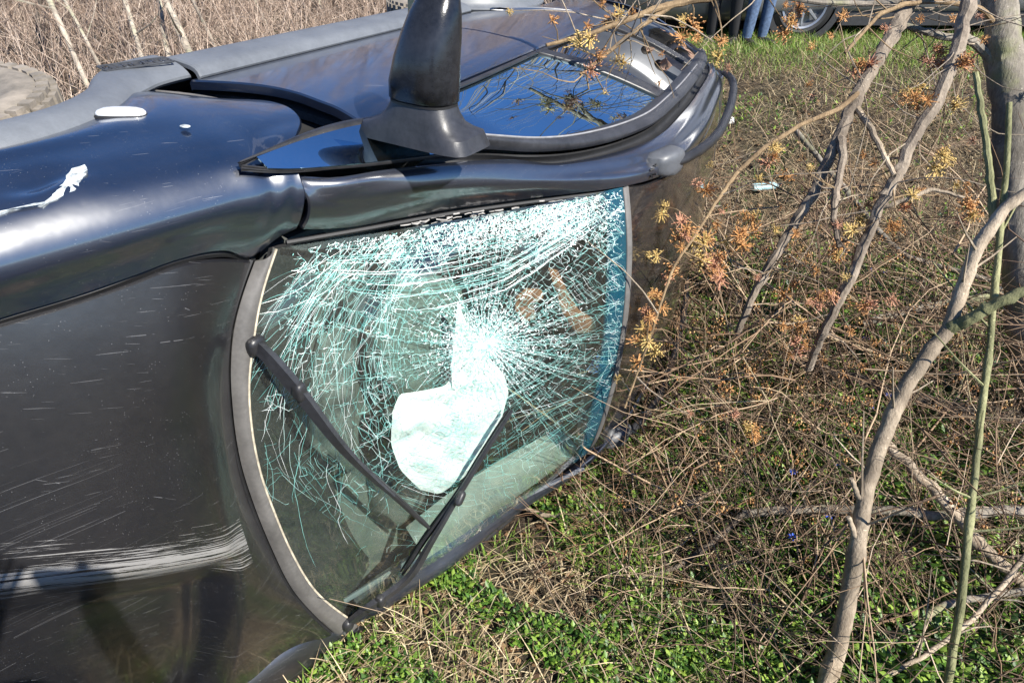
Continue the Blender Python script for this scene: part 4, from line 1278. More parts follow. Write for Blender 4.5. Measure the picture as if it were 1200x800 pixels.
# orange straps by the roof edge
bag([(646, 313), (656, 316), (664, 338), (676, 362), (692, 374), (692, 388), (672, 388), (660, 366), (652, 340)], 0.10, 0.006, 'orange_strap', M_strap, 6)
bag([(612, 346), (622, 336), (638, 337), (640, 346), (630, 354), (632, 370), (618, 374), (611, 360)], 0.11, 0.006, 'orange_strap', M_strap, 6)
BRANCH = {
    'trunk_right': [[2.5, 2.337, -0.032, 0.092], [2.377, 2.462, 0.35, 0.086], [2.281, 2.564, 0.649, 0.08], [2.178, 2.668, 0.97, 0.075], [2.092, 2.771, 1.269, 0.069], [2.008, 2.844, 1.525, 0.064], [1.929, 2.9, 1.737, 0.06], [1.84, 2.981, 2.022, 0.055], [1.706, 3.08, 2.388, 0.049], [1.529, 3.182, 2.851, 0.043]],
    'trunk_limb1': [[2.008, 2.844, 1.525, 0.021], [1.842, 2.881, 1.653, 0.017], [1.682, 2.885, 1.677, 0.014], [1.512, 2.874, 1.716, 0.01]],
    'sapling': [[0.96, 1.087, -0.036, 0.028], [0.986, 1.158, 0.156, 0.027], [1.0, 1.215, 0.332, 0.025], [1.012, 1.288, 0.533, 0.024], [1.024, 1.37, 0.711, 0.022], [1.06, 1.436, 0.848, 0.021], [1.109, 1.495, 0.972, 0.02], [1.164, 1.531, 1.064, 0.019], [1.214, 1.562, 1.129, 0.018], [1.239, 1.61, 1.237, 0.017], [1.265, 1.647, 1.348, 0.016], [1.319, 1.682, 1.436, 0.015], [1.38, 1.685, 1.495, 0.014], [1.504, 1.706, 1.618, 0.013]],
    'sap_fork': [[1.214, 1.562, 1.129, 0.019], [1.246, 1.537, 1.18, 0.017], [1.297, 1.527, 1.239, 0.015], [1.356, 1.513, 1.29, 0.013], [1.443, 1.496, 1.336, 0.011]],
    'sap_stub': [[1.02, 1.295, 0.543, 0.01], [0.99, 1.306, 0.597, 0.008], [0.97, 1.323, 0.639, 0.006]],
    'sap_stub2': [[1.019, 1.35, 0.663, 0.01], [0.987, 1.356, 0.708, 0.008], [0.969, 1.369, 0.746, 0.006]],
    'green': [[1.301, 1.032, -0.029, 0.013], [1.28, 1.088, 0.231, 0.012], [1.29, 1.166, 0.403, 0.011], [1.298, 1.262, 0.584, 0.011], [1.306, 1.355, 0.761, 0.01], [1.312, 1.446, 0.934, 0.01], [1.328, 1.543, 1.099, 0.009], [1.335, 1.625, 1.242, 0.009], [1.335, 1.685, 1.368, 0.008], [1.338, 1.756, 1.511, 0.008], [1.33, 1.837, 1.67, 0.007]],
    'green_tip': [[1.335, 1.697, 1.35, 0.011], [1.311, 1.737, 1.446, 0.01], [1.285, 1.781, 1.55, 0.009], [1.262, 1.835, 1.649, 0.008], [1.239, 1.881, 1.737, 0.007]],
    'branchA': [[1.736, 3.053, 2.312, 0.031], [1.664, 3.029, 2.13, 0.031], [1.586, 2.956, 1.967, 0.03], [1.487, 2.778, 1.788, 0.028], [1.417, 2.707, 1.681, 0.026], [1.346, 2.64, 1.579, 0.025], [1.282, 2.577, 1.483, 0.023], [1.231, 2.516, 1.392, 0.022], [1.182, 2.458, 1.268, 0.02], [1.131, 2.415, 1.149, 0.019], [1.067, 2.389, 1.019, 0.018], [1.012, 2.364, 0.89, 0.017], [0.969, 2.343, 0.768, 0.015], [0.941, 2.334, 0.609, 0.014]],
    'branchA_sub': [[1.231, 2.513, 1.387, 0.016], [1.224, 2.424, 1.325, 0.014], [1.194, 2.352, 1.234, 0.013], [1.187, 2.286, 1.134, 0.011], [1.201, 2.225, 1.06, 0.009]],
    'branchA_sub2': [[1.282, 2.577, 1.483, 0.013], [1.319, 2.476, 1.423, 0.011], [1.35, 2.395, 1.353, 0.009], [1.378, 2.332, 1.296, 0.008]],
    'branchB': [[1.804, 3.005, 2.13, 0.029], [1.678, 2.81, 2.053, 0.026], [1.633, 2.725, 1.979, 0.025], [1.609, 2.611, 1.808, 0.024], [1.573, 2.536, 1.675, 0.023], [1.52, 2.46, 1.524, 0.022], [1.434, 2.389, 1.38, 0.021], [1.396, 2.347, 1.281, 0.02], [1.351, 2.313, 1.176, 0.02], [1.31, 2.265, 1.048, 0.019], [1.269, 2.212, 0.933, 0.018], [1.229, 2.184, 0.8, 0.017], [1.2, 2.168, 0.685, 0.016], [1.205, 2.19, 0.537, 0.016]],
    'branchB_sub': [[1.351, 2.313, 1.176, 0.009], [1.415, 2.282, 1.219, 0.008], [1.501, 2.284, 1.259, 0.007], [1.597, 2.239, 1.245, 0.005]],
    'arch': [[1.311, 2.605, 1.526, 0.01], [1.194, 2.487, 1.493, 0.009], [1.013, 2.406, 1.442, 0.008], [0.885, 2.326, 1.394, 0.007], [0.773, 2.237, 1.332, 0.007], [0.698, 2.156, 1.265, 0.006], [0.615, 2.057, 1.187, 0.005], [0.536, 1.972, 1.113, 0.005], [0.497, 1.903, 1.045, 0.004], [0.456, 1.825, 0.945, 0.004], [0.404, 1.74, 0.835, 0.003], [0.366, 1.682, 0.748, 0.003]],
    'topbr': [[1.641, 2.993, 2.076, 0.021], [1.34, 3.002, 2.035, 0.019], [1.058, 2.872, 1.93, 0.017], [0.776, 2.713, 1.835, 0.015], [0.608, 2.644, 1.82, 0.013], [0.506, 2.575, 1.807, 0.011], [0.409, 2.511, 1.783, 0.009], [0.256, 2.417, 1.749, 0.007], [0.112, 2.353, 1.725, 0.006]],
    'topbr2': [[0.575, 2.628, 1.814, 0.01], [0.442, 2.517, 1.755, 0.008], [0.348, 2.436, 1.706, 0.007], [0.285, 2.366, 1.673, 0.006], [0.226, 2.32, 1.64, 0.005]],
    'topbr3': [[1.494, 2.789, 1.804, 0.01], [1.34, 2.839, 1.789, 0.01], [1.177, 2.843, 1.795, 0.009], [0.962, 2.803, 1.825, 0.008]],
    'toparch': [[1.964, 2.896, 1.676, 0.01], [1.805, 2.841, 1.774, 0.009], [1.59, 2.766, 1.806, 0.008], [1.451, 2.739, 1.801, 0.008], [1.345, 2.694, 1.77, 0.007], [1.277, 2.645, 1.714, 0.006], [1.21, 2.597, 1.659, 0.006]],
    'horiz': [[0.907, 1.81, 0.108, 0.017], [1.125, 1.794, 0.155, 0.017], [1.41, 1.733, 0.208, 0.017], [1.571, 1.691, 0.236, 0.018], [1.846, 1.667, 0.29, 0.018], [2.109, 1.644, 0.346, 0.018]],
    'horiz_ext': [[0.907, 1.81, 0.108, 0.012], [0.737, 1.66, 0.099, 0.01], [0.597, 1.584, 0.074, 0.008], [0.434, 1.539, 0.06, 0.006]],
    'stick_green': [[1.41, 1.872, 0.419, 0.016], [1.489, 1.744, 0.37, 0.018], [1.587, 1.643, 0.29, 0.02], [1.695, 1.529, 0.191, 0.022], [1.813, 1.43, 0.113, 0.024]],
    'log1': [[1.179, 2.577, 0.061, 0.025], [1.442, 2.391, 0.071, 0.027], [1.654, 2.236, 0.063, 0.029], [1.873, 2.073, 0.061, 0.03], [2.201, 1.906, 0.062, 0.031]],
    'log2': [[1.484, 2.82, 0.121, 0.035], [1.735, 2.635, 0.122, 0.039], [2.016, 2.449, 0.122, 0.043], [2.484, 2.351, 0.101, 0.047]],
    'log3': [[1.9, 3.066, 0.202, 0.019], [2.214, 3.163, 0.241, 0.02], [2.527, 3.173, 0.301, 0.022], [2.965, 3.308, 0.36, 0.024]],
    'stick5': [[1.014, 1.162, 0.053, 0.009], [1.23, 1.278, 0.101, 0.011], [1.461, 1.377, 0.15, 0.012], [1.74, 1.399, 0.202, 0.013]],
    'stick6': [[1.109, 1.135, 0.102, 0.007], [1.277, 1.187, 0.154, 0.007], [1.475, 1.286, 0.204, 0.008], [1.709, 1.451, 0.353, 0.009]],
    'stick7': [[2.073, 4.953, 0.725, 0.019], [2.273, 4.517, 0.493, 0.018], [2.442, 3.745, 0.278, 0.016], [2.857, 3.454, 0.255, 0.015]],
    'groundtwig': [[-0.482, 2.083, 0.031, 0.008], [-0.142, 1.973, 0.082, 0.008], [0.137, 1.845, 0.06, 0.008], [0.415, 1.869, 0.052, 0.009], [0.699, 1.906, 0.062, 0.009], [1.027, 2.061, 0.052, 0.01]],
}
BIRCH = [[[-4.936, 8.188, -0.004], [-7.338, 11.15, 3.959], 0.0282], [[-4.861, 8.549, -0.002], [-7.803, 11.346, 3.708], 0.0192], [[-4.39, 8.43, -0.001], [-6.262, 11.538, 4.132], 0.0263], [[-4.355, 8.91, -0.0], [-5.54, 12.162, 4.274], 0.0303], [[-3.718, 8.55, -0.001], [-6.058, 11.547, 3.973], 0.0426], [[-3.608, 9.149, -0.001], [-5.894, 12.19, 3.97], 0.0203], [[-6.44, 9.388, -0.003], [-6.561, 12.744, 4.353], 0.0346], [[-4.5, 13.968, -0.33], [-7.006, 17.144, 3.396], 0.025], [[-3.859, 15.142, -0.369], [-5.342, 18.666, 3.585], 0.0314], [[0.0, 16.436, -0.226], [0.633, 20.393, 3.541], 0.0385], [[0.865, 16.436, -0.226], [1.722, 20.371, 3.52], 0.0288]]
FLOWERS = [
    ['topbr', 0.129, 2.357, 1.799, 0.151, 2.37, 1.732],
    ['topbr2', 0.282, 2.355, 1.691, 0.296, 2.379, 1.679],
    ['topbr2', 0.384, 2.452, 1.649, 0.336, 2.424, 1.7],
    ['topbr', 0.652, 2.63, 1.745, 0.638, 2.656, 1.823],
    ['topbr', 0.747, 2.554, 1.703, 0.729, 2.694, 1.831],
    ['topbr', 0.745, 2.569, 1.649, 0.714, 2.688, 1.829],
    ['topbr3', 1.066, 2.784, 1.735, 1.078, 2.825, 1.809],
    ['branchB', 1.57, 2.479, 1.655, 1.568, 2.529, 1.662],
    ['branchB', 1.612, 2.494, 1.498, 1.52, 2.46, 1.524],
    ['branchB', 1.415, 2.426, 1.549, 1.512, 2.453, 1.511],
    ['branchA', 1.302, 2.654, 1.61, 1.353, 2.646, 1.589],
    ['arch', 0.942, 2.345, 1.382, 0.92, 2.347, 1.407],
    ['branchA', 1.047, 2.464, 1.246, 1.155, 2.435, 1.203],
    ['arch', 0.668, 2.201, 1.288, 0.705, 2.164, 1.271],
    ['arch', 0.515, 2.157, 1.246, 0.63, 2.075, 1.201],
    ['branchA', 0.97, 2.496, 1.047, 1.067, 2.389, 1.019],
    ['arch', 0.578, 2.049, 1.212, 0.615, 2.057, 1.187],
    ['branchB', 1.302, 2.332, 1.125, 1.332, 2.291, 1.118],
    ['branchB', 1.333, 2.356, 1.173, 1.351, 2.313, 1.176],
    ['branchB', 1.388, 2.265, 1.123, 1.34, 2.3, 1.142],
    ['branchB', 1.51, 2.309, 1.375, 1.45, 2.402, 1.407],
    ['branchB_sub', 1.649, 2.324, 1.235, 1.597, 2.239, 1.245],
    ['branchB_sub', 1.626, 2.197, 1.214, 1.597, 2.239, 1.245],
    ['branchB_sub', 1.43, 2.271, 1.242, 1.439, 2.282, 1.23],
    ['branchA_sub', 1.22, 2.273, 1.016, 1.201, 2.225, 1.06],
    ['branchB', 1.418, 2.305, 1.109, 1.34, 2.3, 1.142],
    ['branchA_sub', 1.198, 2.214, 1.034, 1.201, 2.225, 1.06],
    ['branchA', 1.14, 2.372, 0.823, 1.017, 2.366, 0.902],
    ['branchB', 1.147, 2.159, 0.879, 1.237, 2.189, 0.824],
    ['branchB', 1.128, 2.232, 0.736, 1.208, 2.173, 0.717],
    ['branchB', 1.114, 2.194, 0.606, 1.204, 2.185, 0.578],
    ['branchB', 1.141, 2.144, 0.685, 1.202, 2.175, 0.645],
    ['sapling', 1.141, 1.557, 1.034, 1.149, 1.521, 1.039],
    ['branchA', 1.06, 2.329, 0.474, 0.941, 2.334, 0.609],
    ['branchB', 1.316, 2.15, 0.854, 1.251, 2.2, 0.873],
    ['arch', 0.635, 2.019, 1.108, 0.571, 2.01, 1.146],
    ['arch', 0.762, 2.059, 1.183, 0.66, 2.111, 1.229],
    ['arch', 0.704, 2.049, 1.106, 0.6, 2.041, 1.173],
    ['arch', 0.655, 2.08, 1.148, 0.615, 2.057, 1.187],
    ['branchB', 0.969, 2.029, 0.346, 1.205, 2.19, 0.537],
    ['arch', 0.449, 1.914, 0.97, 0.475, 1.86, 0.991],
    ['arch', 0.435, 1.86, 0.94, 0.456, 1.825, 0.945],
    ['arch', 0.483, 1.933, 1.028, 0.494, 1.896, 1.036],
    ['arch', 0.534, 2.008, 1.075, 0.529, 1.959, 1.1],
    ['arch', 0.445, 1.808, 0.923, 0.447, 1.809, 0.925],
    ['arch', 0.419, 1.803, 0.842, 0.418, 1.763, 0.865],
    ['topbr3', 1.114, 2.88, 1.77, 1.098, 2.828, 1.806],
    ['topbr', 0.222, 2.34, 1.735, 0.216, 2.399, 1.743],
    ['topbr', 0.356, 2.555, 1.782, 0.353, 2.477, 1.77],
    ['arch', 0.915, 2.306, 1.367, 0.896, 2.333, 1.398],
    ['branchB', 1.271, 2.295, 1.096, 1.321, 2.278, 1.083],
    ['branchB_sub', 1.585, 2.188, 1.24, 1.597, 2.239, 1.245],
    ['branchB_sub', 1.44, 2.313, 1.19, 1.41, 2.284, 1.215],
    ['branchB_sub', 1.538, 2.311, 1.35, 1.528, 2.272, 1.255],
    ['branchB', 1.16, 2.239, 0.679, 1.2, 2.168, 0.685],
    ['branchB', 1.191, 2.191, 0.882, 1.244, 2.195, 0.849],
    ['arch', 0.484, 2.007, 1.133, 0.536, 1.972, 1.113],
    ['arch', 0.567, 2.017, 1.159, 0.579, 2.018, 1.153],
    ['arch', 0.675, 1.994, 1.076, 0.571, 2.01, 1.146],
    ['branchB', 0.94, 2.036, 0.363, 1.205, 2.19, 0.537],
    ['branchA', 0.897, 2.182, 0.443, 0.941, 2.334, 0.609],
    ['branchB', 1.543, 2.586, 1.667, 1.568, 2.529, 1.662],
    ['branchB', 1.491, 2.527, 1.547, 1.524, 2.467, 1.538],
]
# ================================================================== terrain
def ss(a, b_, x):
    t = np.clip((np.asarray(x, float) - a) / (b_ - a), 0, 1); return t * t * (3 - 2 * t)
def hgt(x, y):
    x = np.asarray(x, float); y = np.asarray(y, float)
    bank = 0.88 * ss(3.6, 7.4, y + 0.10 * x) * ss(-0.6, 1.6, x + 0.15 * (y - 4))
    near = 0.40 * (1 - ss(0.2, 1.1, y))
    return bank + near
def bumps(x, y):
    return 0.018 * np.sin(5.1 * x + 1.3 * np.sin(3.3 * y)) * np.sin(4.3 * y + np.sin(2.9 * x)) + 0.006 * np.sin(17 * x + 3 * np.sin(9 * y)) * np.sin(15 * y)
def ground_z(x, y):
    return hgt(x, y) + bumps(x, y)

def soil_mat():
    m, nt, p = mat('soil_and_litter')
    v = coords(nt)
    n1 = noise(nt, v, 1.1, 6, 0.65); n2 = noise(nt, v, 9.0, 6, 0.7); n3 = noise(nt, v, 60.0, 5, 0.75)
    f = mth(nt, 'ADD', mth(nt, 'MULTIPLY', n2, 0.55), mth(nt, 'MULTIPLY', n3, 0.45))
    bankm = None
    c1 = ramp(nt, f, [(0.30, (0.012, 0.009, 0.006)), (0.48, (0.045, 0.032, 0.020)), (0.62, (0.11, 0.080, 0.050)), (0.75, (0.20, 0.155, 0.095))])
    c2 = ramp(nt, f, [(0.30, (0.008, 0.010, 0.004)), (0.55, (0.024, 0.030, 0.010)), (0.72, (0.080, 0.070, 0.030))])
    lk(nt, mixc(nt, ramp(nt, n1, [(0.50, g(0)), (0.62, g(0.8))]), c1, c2), p.inputs['Base Color'])
    p.inputs['Roughness'].default_value = 0.95
    bump(nt, p, mth(nt, 'ADD', mth(nt, 'MULTIPLY', n2, 1.0), mth(nt, 'MULTIPLY', n3, 0.5)), 0.9, 0.04)
    return m
M_soil = soil_mat()
def axis_pts(lo, hi, near_lo, near_hi, fine, coarse):
    a = list(np.arange(near_lo, near_hi + 1e-6, fine))
    l, s = near_lo, fine
    while l > lo: s *= 1.25; l -= s; a.insert(0, max(l, lo))
    h_, s = near_hi, fine
    while h_ < hi: s *= 1.25; h_ += s; a.append(min(h_, hi))
    return np.array(a)
gx = axis_pts(-160, 160, -3, 6, 0.06, 1); gy = axis_pts(-60, 220, -1, 9, 0.06, 1)
GX, GY = np.meshgrid(gx, gy, indexing='ij')
GZ = ground_z(GX, GY)
nx_, ny_ = GX.shape
idx = np.arange(nx_ * ny_).reshape(nx_, ny_)
quads = np.stack([idx[:-1, :-1], idx[1:, :-1], idx[1:, 1:], idx[:-1, 1:]], -1).reshape(-1, 4)
ter = fast_mesh('ground', np.stack([GX, GY, GZ], -1).reshape(-1, 3), quads, np.full(len(quads), 4), M_soil, smooth=True)
tag(ter, kind='structure')
# the road on top of the bank
def road_mat():
    m, nt, p = mat('road_asphalt')
    v = coords(nt)
    f = mth(nt, 'ADD', mth(nt, 'MULTIPLY', noise(nt, v, 2.0), 0.5), mth(nt, 'MULTIPLY', noise(nt, v, 120.0), 0.5))
    lk(nt, ramp(nt, f, [(0.3, g(0.035)), (0.7, g(0.09))]), p.inputs['Base Color'])
    p.inputs['Roughness'].default_value = 0.9
    bump(nt, p, noise(nt, v, 200.0, 3), 0.4, 0.005)
    return m
xs_ = np.linspace(2.2, 60, 60); V = []; F = []
for i, x in enumerate(xs_):
    for y in (7.9, 9.5, 12.0):
        V.append((x, y, max(float(hgt(x, y)), 0.88) + 0.012 if y > 7.5 else 0))
for i in range(len(xs_) - 1):
    for j in range(2): F.append((i*3+j, (i+1)*3+j, (i+1)*3+j+1, i*3+j+1))
tag(mesh_obj('road', V, F, road_mat()), kind='structure')

# ================================================================== vegetation
def leafy_mat(name, stops, rough=0.6, trans=0.3):
    m = bpy.data.materials.new(name); m.use_nodes = True
    nt = m.node_tree; nt.nodes.clear()
    out = nd(nt, 'ShaderNodeOutputMaterial')
    at = nd(nt, 'ShaderNodeAttribute', attribute_name='tint')
    v = coords(nt)
    f = mth(nt, 'ADD', mth(nt, 'MULTIPLY', noise(nt, v, 90.0, 3), 0.3), mth(nt, 'SUBTRACT', at.outputs['Fac'], 0.15), clamp=True)
    col = ramp(nt, f, stops)
    p = nd(nt, 'ShaderNodeBsdfPrincipled'); lk(nt, col, p.inputs['Base Color']); p.inputs['Roughness'].default_value = rough
    tl = nd(nt, 'ShaderNodeBsdfTranslucent'); lk(nt, col, tl.inputs['Color'])
    mx = nd(nt, 'ShaderNodeMixShader'); mx.inputs[0].default_value = trans
    lk(nt, p.outputs[0], mx.inputs[1]); lk(nt, tl.outputs[0], mx.inputs[2]); lk(nt, mx.outputs[0], out.inputs['Surface'])
    return m
M_leaf = leafy_mat('ground_leaf', [(0.0, (0.014, 0.042, 0.008)), (0.5, (0.085, 0.190, 0.024)), (1.0, (0.30, 0.42, 0.070))], 0.45)
M_grass = leafy_mat('grass_blade', [(0.0, (0.035, 0.080, 0.012)), (0.5, (0.13, 0.24, 0.030)), (1.0, (0.32, 0.42, 0.080))], 0.55)
M_straw = leafy_mat('dry_straw', [(0.0, (0.10, 0.065, 0.035)), (0.5, (0.36, 0.265, 0.150)), (1.0, (0.72, 0.60, 0.39))], 0.75, 0.2)
M_dead = leafy_mat('dead_leaf', [(0.0, (0.05, 0.026, 0.013)), (0.5, (0.17, 0.090, 0.042)), (1.0, (0.36, 0.23, 0.12))], 0.8, 0.15)
M_twig = leafy_mat('dry_twig', [(0.0, (0.045, 0.030, 0.020)), (0.5, (0.12, 0.080, 0.050)), (1.0, (0.40, 0.30, 0.21))], 0.8, 0.0)
M_brush = leafy_mat('winter_brush', [(0.0, (0.14, 0.098, 0.074)), (0.5, (0.36, 0.265, 0.205)), (1.0, (0.60, 0.49, 0.40))], 0.9, 0.0)

# where the car lies nothing grows through it
Minv = np.array(CAR_M.inverted())
def under_car(x, y, z=0.1):
    P = np.stack([x, y, np.full_like(x, z), np.ones_like(x)], 0)
    q = Minv @ P
    top = np.interp(q[0], [-3.4, -3.0, -2.2, -1.3, -0.35, 0.7], [1.25, 1.35, 1.5, 1.45, 1.02, 0.8])
    return (q[0] > -3.6) & (q[0] < 0.8) & (q[2] > 0.1) & (q[2] < top)

def scatter(n, dens, lo, hi, power=1.6):
    """points on the ground, closer together near the viewer's side of the place"""
    out_x, out_y = [], []
    got = 0
    while got < n:
        m_ = n * 2
        t = NP.random(m_)
        y = lo[1] + (hi[1] - lo[1]) * t ** power
        sp = NP.random(m_)
        x = lo[0] + (hi[0] - lo[0]) * sp
        keep = NP.random(m_) < dens(x, y)
        keep &= ~under_car(x, y)
        out_x.append(x[keep]); out_y.append(y[keep]); got += keep.sum()
    x = np.concatenate(out_x)[:n]; y = np.concatenate(out_y)[:n]
    return x, y

def patch(x, y, f=1.3, seed=0.0):
    return 0.5 + 0.5 * np.sin(f * 2.1 * x + 1.7 * np.sin(f * 1.9 * y + seed) + seed) * np.sin(f * 2.7 * y + 1.3 * np.sin(f * 2.3 * x + 2 * seed))
def wedge(x, y):      # stay within what can be looked at from around the photographer
    return (x > -1.3) & (x < 1.5 + 0.85 * y)

def blades(name, x, y, L, width, lean, material, bend=0.5, zoff=0.0, tint=(0.2, 1.0), kind='stuff', dirs=None, parent=None):
    n = len(x)
    z = ground_z(x, y) + zoff
    th = NP.uniform(0, 2 * math.pi, n) if dirs is None else dirs
    L = np.broadcast_to(L, (n,)) if np.ndim(L) == 0 else L
    lean = np.broadcast_to(lean, (n,)) if np.ndim(lean) == 0 else lean     # angle from vertical
    d = np.stack([np.cos(th), np.sin(th), np.zeros(n)], 1)
    sd = np.stack([-np.sin(th), np.cos(th), np.zeros(n)], 1)
    up = np.array((0, 0, 1.0))
    base = np.stack([x, y, z], 1)
    l1 = lean[:, None]; l2 = np.minimum(l1 + bend, 1.75)
    m1 = base + (L * 0.5)[:, None] * (np.sin(l1) * d + np.cos(l1) * up)
    m2 = m1 + (L * 0.5)[:, None] * (np.sin(l2) * d + np.cos(l2) * up)
    m2[:, 2] = np.maximum(m2[:, 2], ground_z(m2[:, 0], m2[:, 1]) + 0.003)
    w = np.broadcast_to(width, (n,))[:, None] if np.ndim(width) == 0 else width[:, None]
    V = np.stack([base - sd * w * .5, base + sd * w * .5, m1 - sd * w * .45, m1 + sd * w * .45, m2], 1).reshape(-1, 3)
    b0 = (np.arange(n) * 5)[:, None]
    loops = np.concatenate([b0 + np.array([[0, 1, 3, 2]]), b0 + np.array([[2, 3, 4]])], 1).ravel()
    counts = np.tile([4, 3], n)
    cols = np.repeat(NP.uniform(tint[0], tint[1], n), 5)
    o = fast_mesh(name, V, loops, counts, material, parent, cols=cols)
    if kind: o['kind'] = kind
    return o

def leaves(name, x, y, per, size, material, h=(0.01, 0.06), tilt=(0.3, 1.0), tint=(0.0, 1.0), aspect=0.55, spread=0.03, small=0.72):
    n = len(x) * per
    X = np.repeat(x, per); Y = np.repeat(y, per)
    th = NP.uniform(0, 2 * math.pi, n)
    low = 1 - (1 - small) * ss(1.15, 0.65, X - 0.08 * Y) * ss(2.6, 1.9, Y)
    sz = NP.uniform(size[0], size[1], n) * low
    r0 = NP.uniform(0, spread, n) * low
    bx_ = X + np.cos(th) * r0; by_ = Y + np.sin(th) * r0
    bz_ = ground_z(bx_, by_) + NP.uniform(h[0], h[1], n) * low ** 2
    tl = NP.uniform(tilt[0], tilt[1], n)
    d = np.stack([np.cos(th) * np.cos(tl), np.sin(th) * np.cos(tl), np.sin(tl)], 1)
    sd = np.stack([-np.sin(th), np.cos(th), np.zeros(n)], 1)
    nrm = np.cross(d, sd)
    B_ = np.stack([bx_, by_, bz_], 1)
    w = (sz * aspect * 0.5)[:, None]; s_ = sz[:, None]
    V = np.stack([B_, B_ + d * s_ * .45 + sd * w - nrm * w * .35, B_ + d * s_, B_ + d * s_ * .45 - sd * w - nrm * w * .35], 1).reshape(-1, 3)
    b0 = (np.arange(n) * 4)[:, None]
    loops = np.concatenate([b0 + np.array([[0, 1, 2]]), b0 + np.array([[0, 2, 3]])], 1).ravel()
    o = fast_mesh(name, V, loops, np.full(2 * n, 3), material, None, cols=np.repeat(NP.uniform(tint[0], tint[1], n), 4))
    o['kind'] = 'stuff'
    return o

def bank_f(x, y): return ss(3.4, 4.6, y + 0.10 * x) * ss(-0.2, 1.0, x)
# low leafy plants: lush in the undergrowth, patches in the sun near the car
def d_leaf(x, y):
    lush = ss(0.35, 0.9, x - 0.10 * y) * (1 - bank_f(x, y)) * (0.55 + 0.45 * patch(x, y, 1.5, 1.0))
    pat = (patch(x, y, 2.2, 0.4) > 0.44) * 1.0
    return wedge(x, y) * np.maximum(lush, pat * (1 - 0.97 * bank_f(x, y))) * (0.4 + 0.6 * (patch(x, y, 5.0, 2.0) > 0.42))
x, y = scatter(26000, d_leaf, (-1.3, 0.6), (6.5, 6.0), 1.2)
tag(leaves('green_undergrowth', x, y, 6, (0.014, 0.044), M_leaf, (0.01, 0.13), (0.1, 1.0), aspect=0.55), 'low green leafy plants covering the ground beside the car', 'ground cover', kind='stuff')
x, y = scatter(2600, lambda x, y: d_leaf(x, y) * ss(0.5, 1.1, x - 0.1 * y), (-0.6, 0.6), (6.0, 5.0), 1.2)
tag(leaves('broad_leaf_plants', x, y, 5, (0.03, 0.065), M_leaf, (0.01, 0.10), (0.0, 0.9), (0.0, 0.7), aspect=0.42), 'broader dark green leaves in the shaded undergrowth', 'ground cover', kind='stuff')
# grass
def d_grass(x, y):
    near = wedge(x, y) * (patch(x, y, 2.0, 3.0) > 0.45) * (1 - bank_f(x, y)) * 1.0
    bk = bank_f(x, y) * wedge(x, y) * np.maximum(0.10 * (patch(x, y, 1.6, 5.0) > 0.6), ss(6.3, 7.2, y + 0.1 * x) * 0.9)
    return np.maximum(near * ss(3.2, 1.2, y), bk)
x, y = scatter(30000, d_grass, (-1.0, 0.6), (9.0, 8.2), 0.9)
tag(blades('green_grass', x, y, NP.uniform(0.05, 0.15, len(x)), 0.0045, NP.uniform(0.1, 0.9, len(x)), M_grass, 0.5), 'green grass on the bank and beside the car', 'grass', kind='stuff')
# dry straw: flattened on the bank and around the car's lower corner
def d_straw(x, y):
    near = wedge(x, y) * (0.25 + 0.75 * (patch(x, y, 1.8, 7.0) > 0.45)) * (1 - 0.93 * ss(0.35, 1.0, x - 0.1 * y))
    near = np.maximum(near * 0.75, 0.9 * ss(1.75, 1.2, y) * ss(0.35, -0.1, x))
    return np.maximum(near * (1 - bank_f(x, y)), bank_f(x, y) * wedge(x, y) * (1 - 0.5 * ss(6.3, 7.2, y)))
x, y = scatter(44000, d_straw, (-1.3, 0.6), (9.0, 8.2), 1.15)
fall = NP.normal(-1.9, 0.5, len(x)); fall = np.where(NP.random(len(x)) < 0.5, fall, NP.uniform(0, 6.28, len(x)))
tag(blades('dry_straw', x, y, NP.uniform(0.07, 0.26, len(x)), NP.uniform(0.002, 0.0045, len(x)), NP.uniform(0.9, 1.5, len(x)), M_straw, 0.25, 0.01, dirs=fall), 'flattened pale dry grass on the ground', 'dry grass', kind='stuff')
# dead leaves
x, y = scatter(8000, lambda x, y: wedge(x, y) * (0.3 + 0.7 * patch(x, y, 1.7, 9.0)) * (1 - 0.6 * bank_f(x, y)), (-1.3, 0.6), (7.0, 6.0), 1.3)
tag(leaves('dead_leaves', x, y, 1, (0.02, 0.06), M_dead, (0.004, 0.03), (-0.3, 0.5), aspect=0.75), 'brown dead leaves lying between the plants', 'leaf litter', kind='stuff')

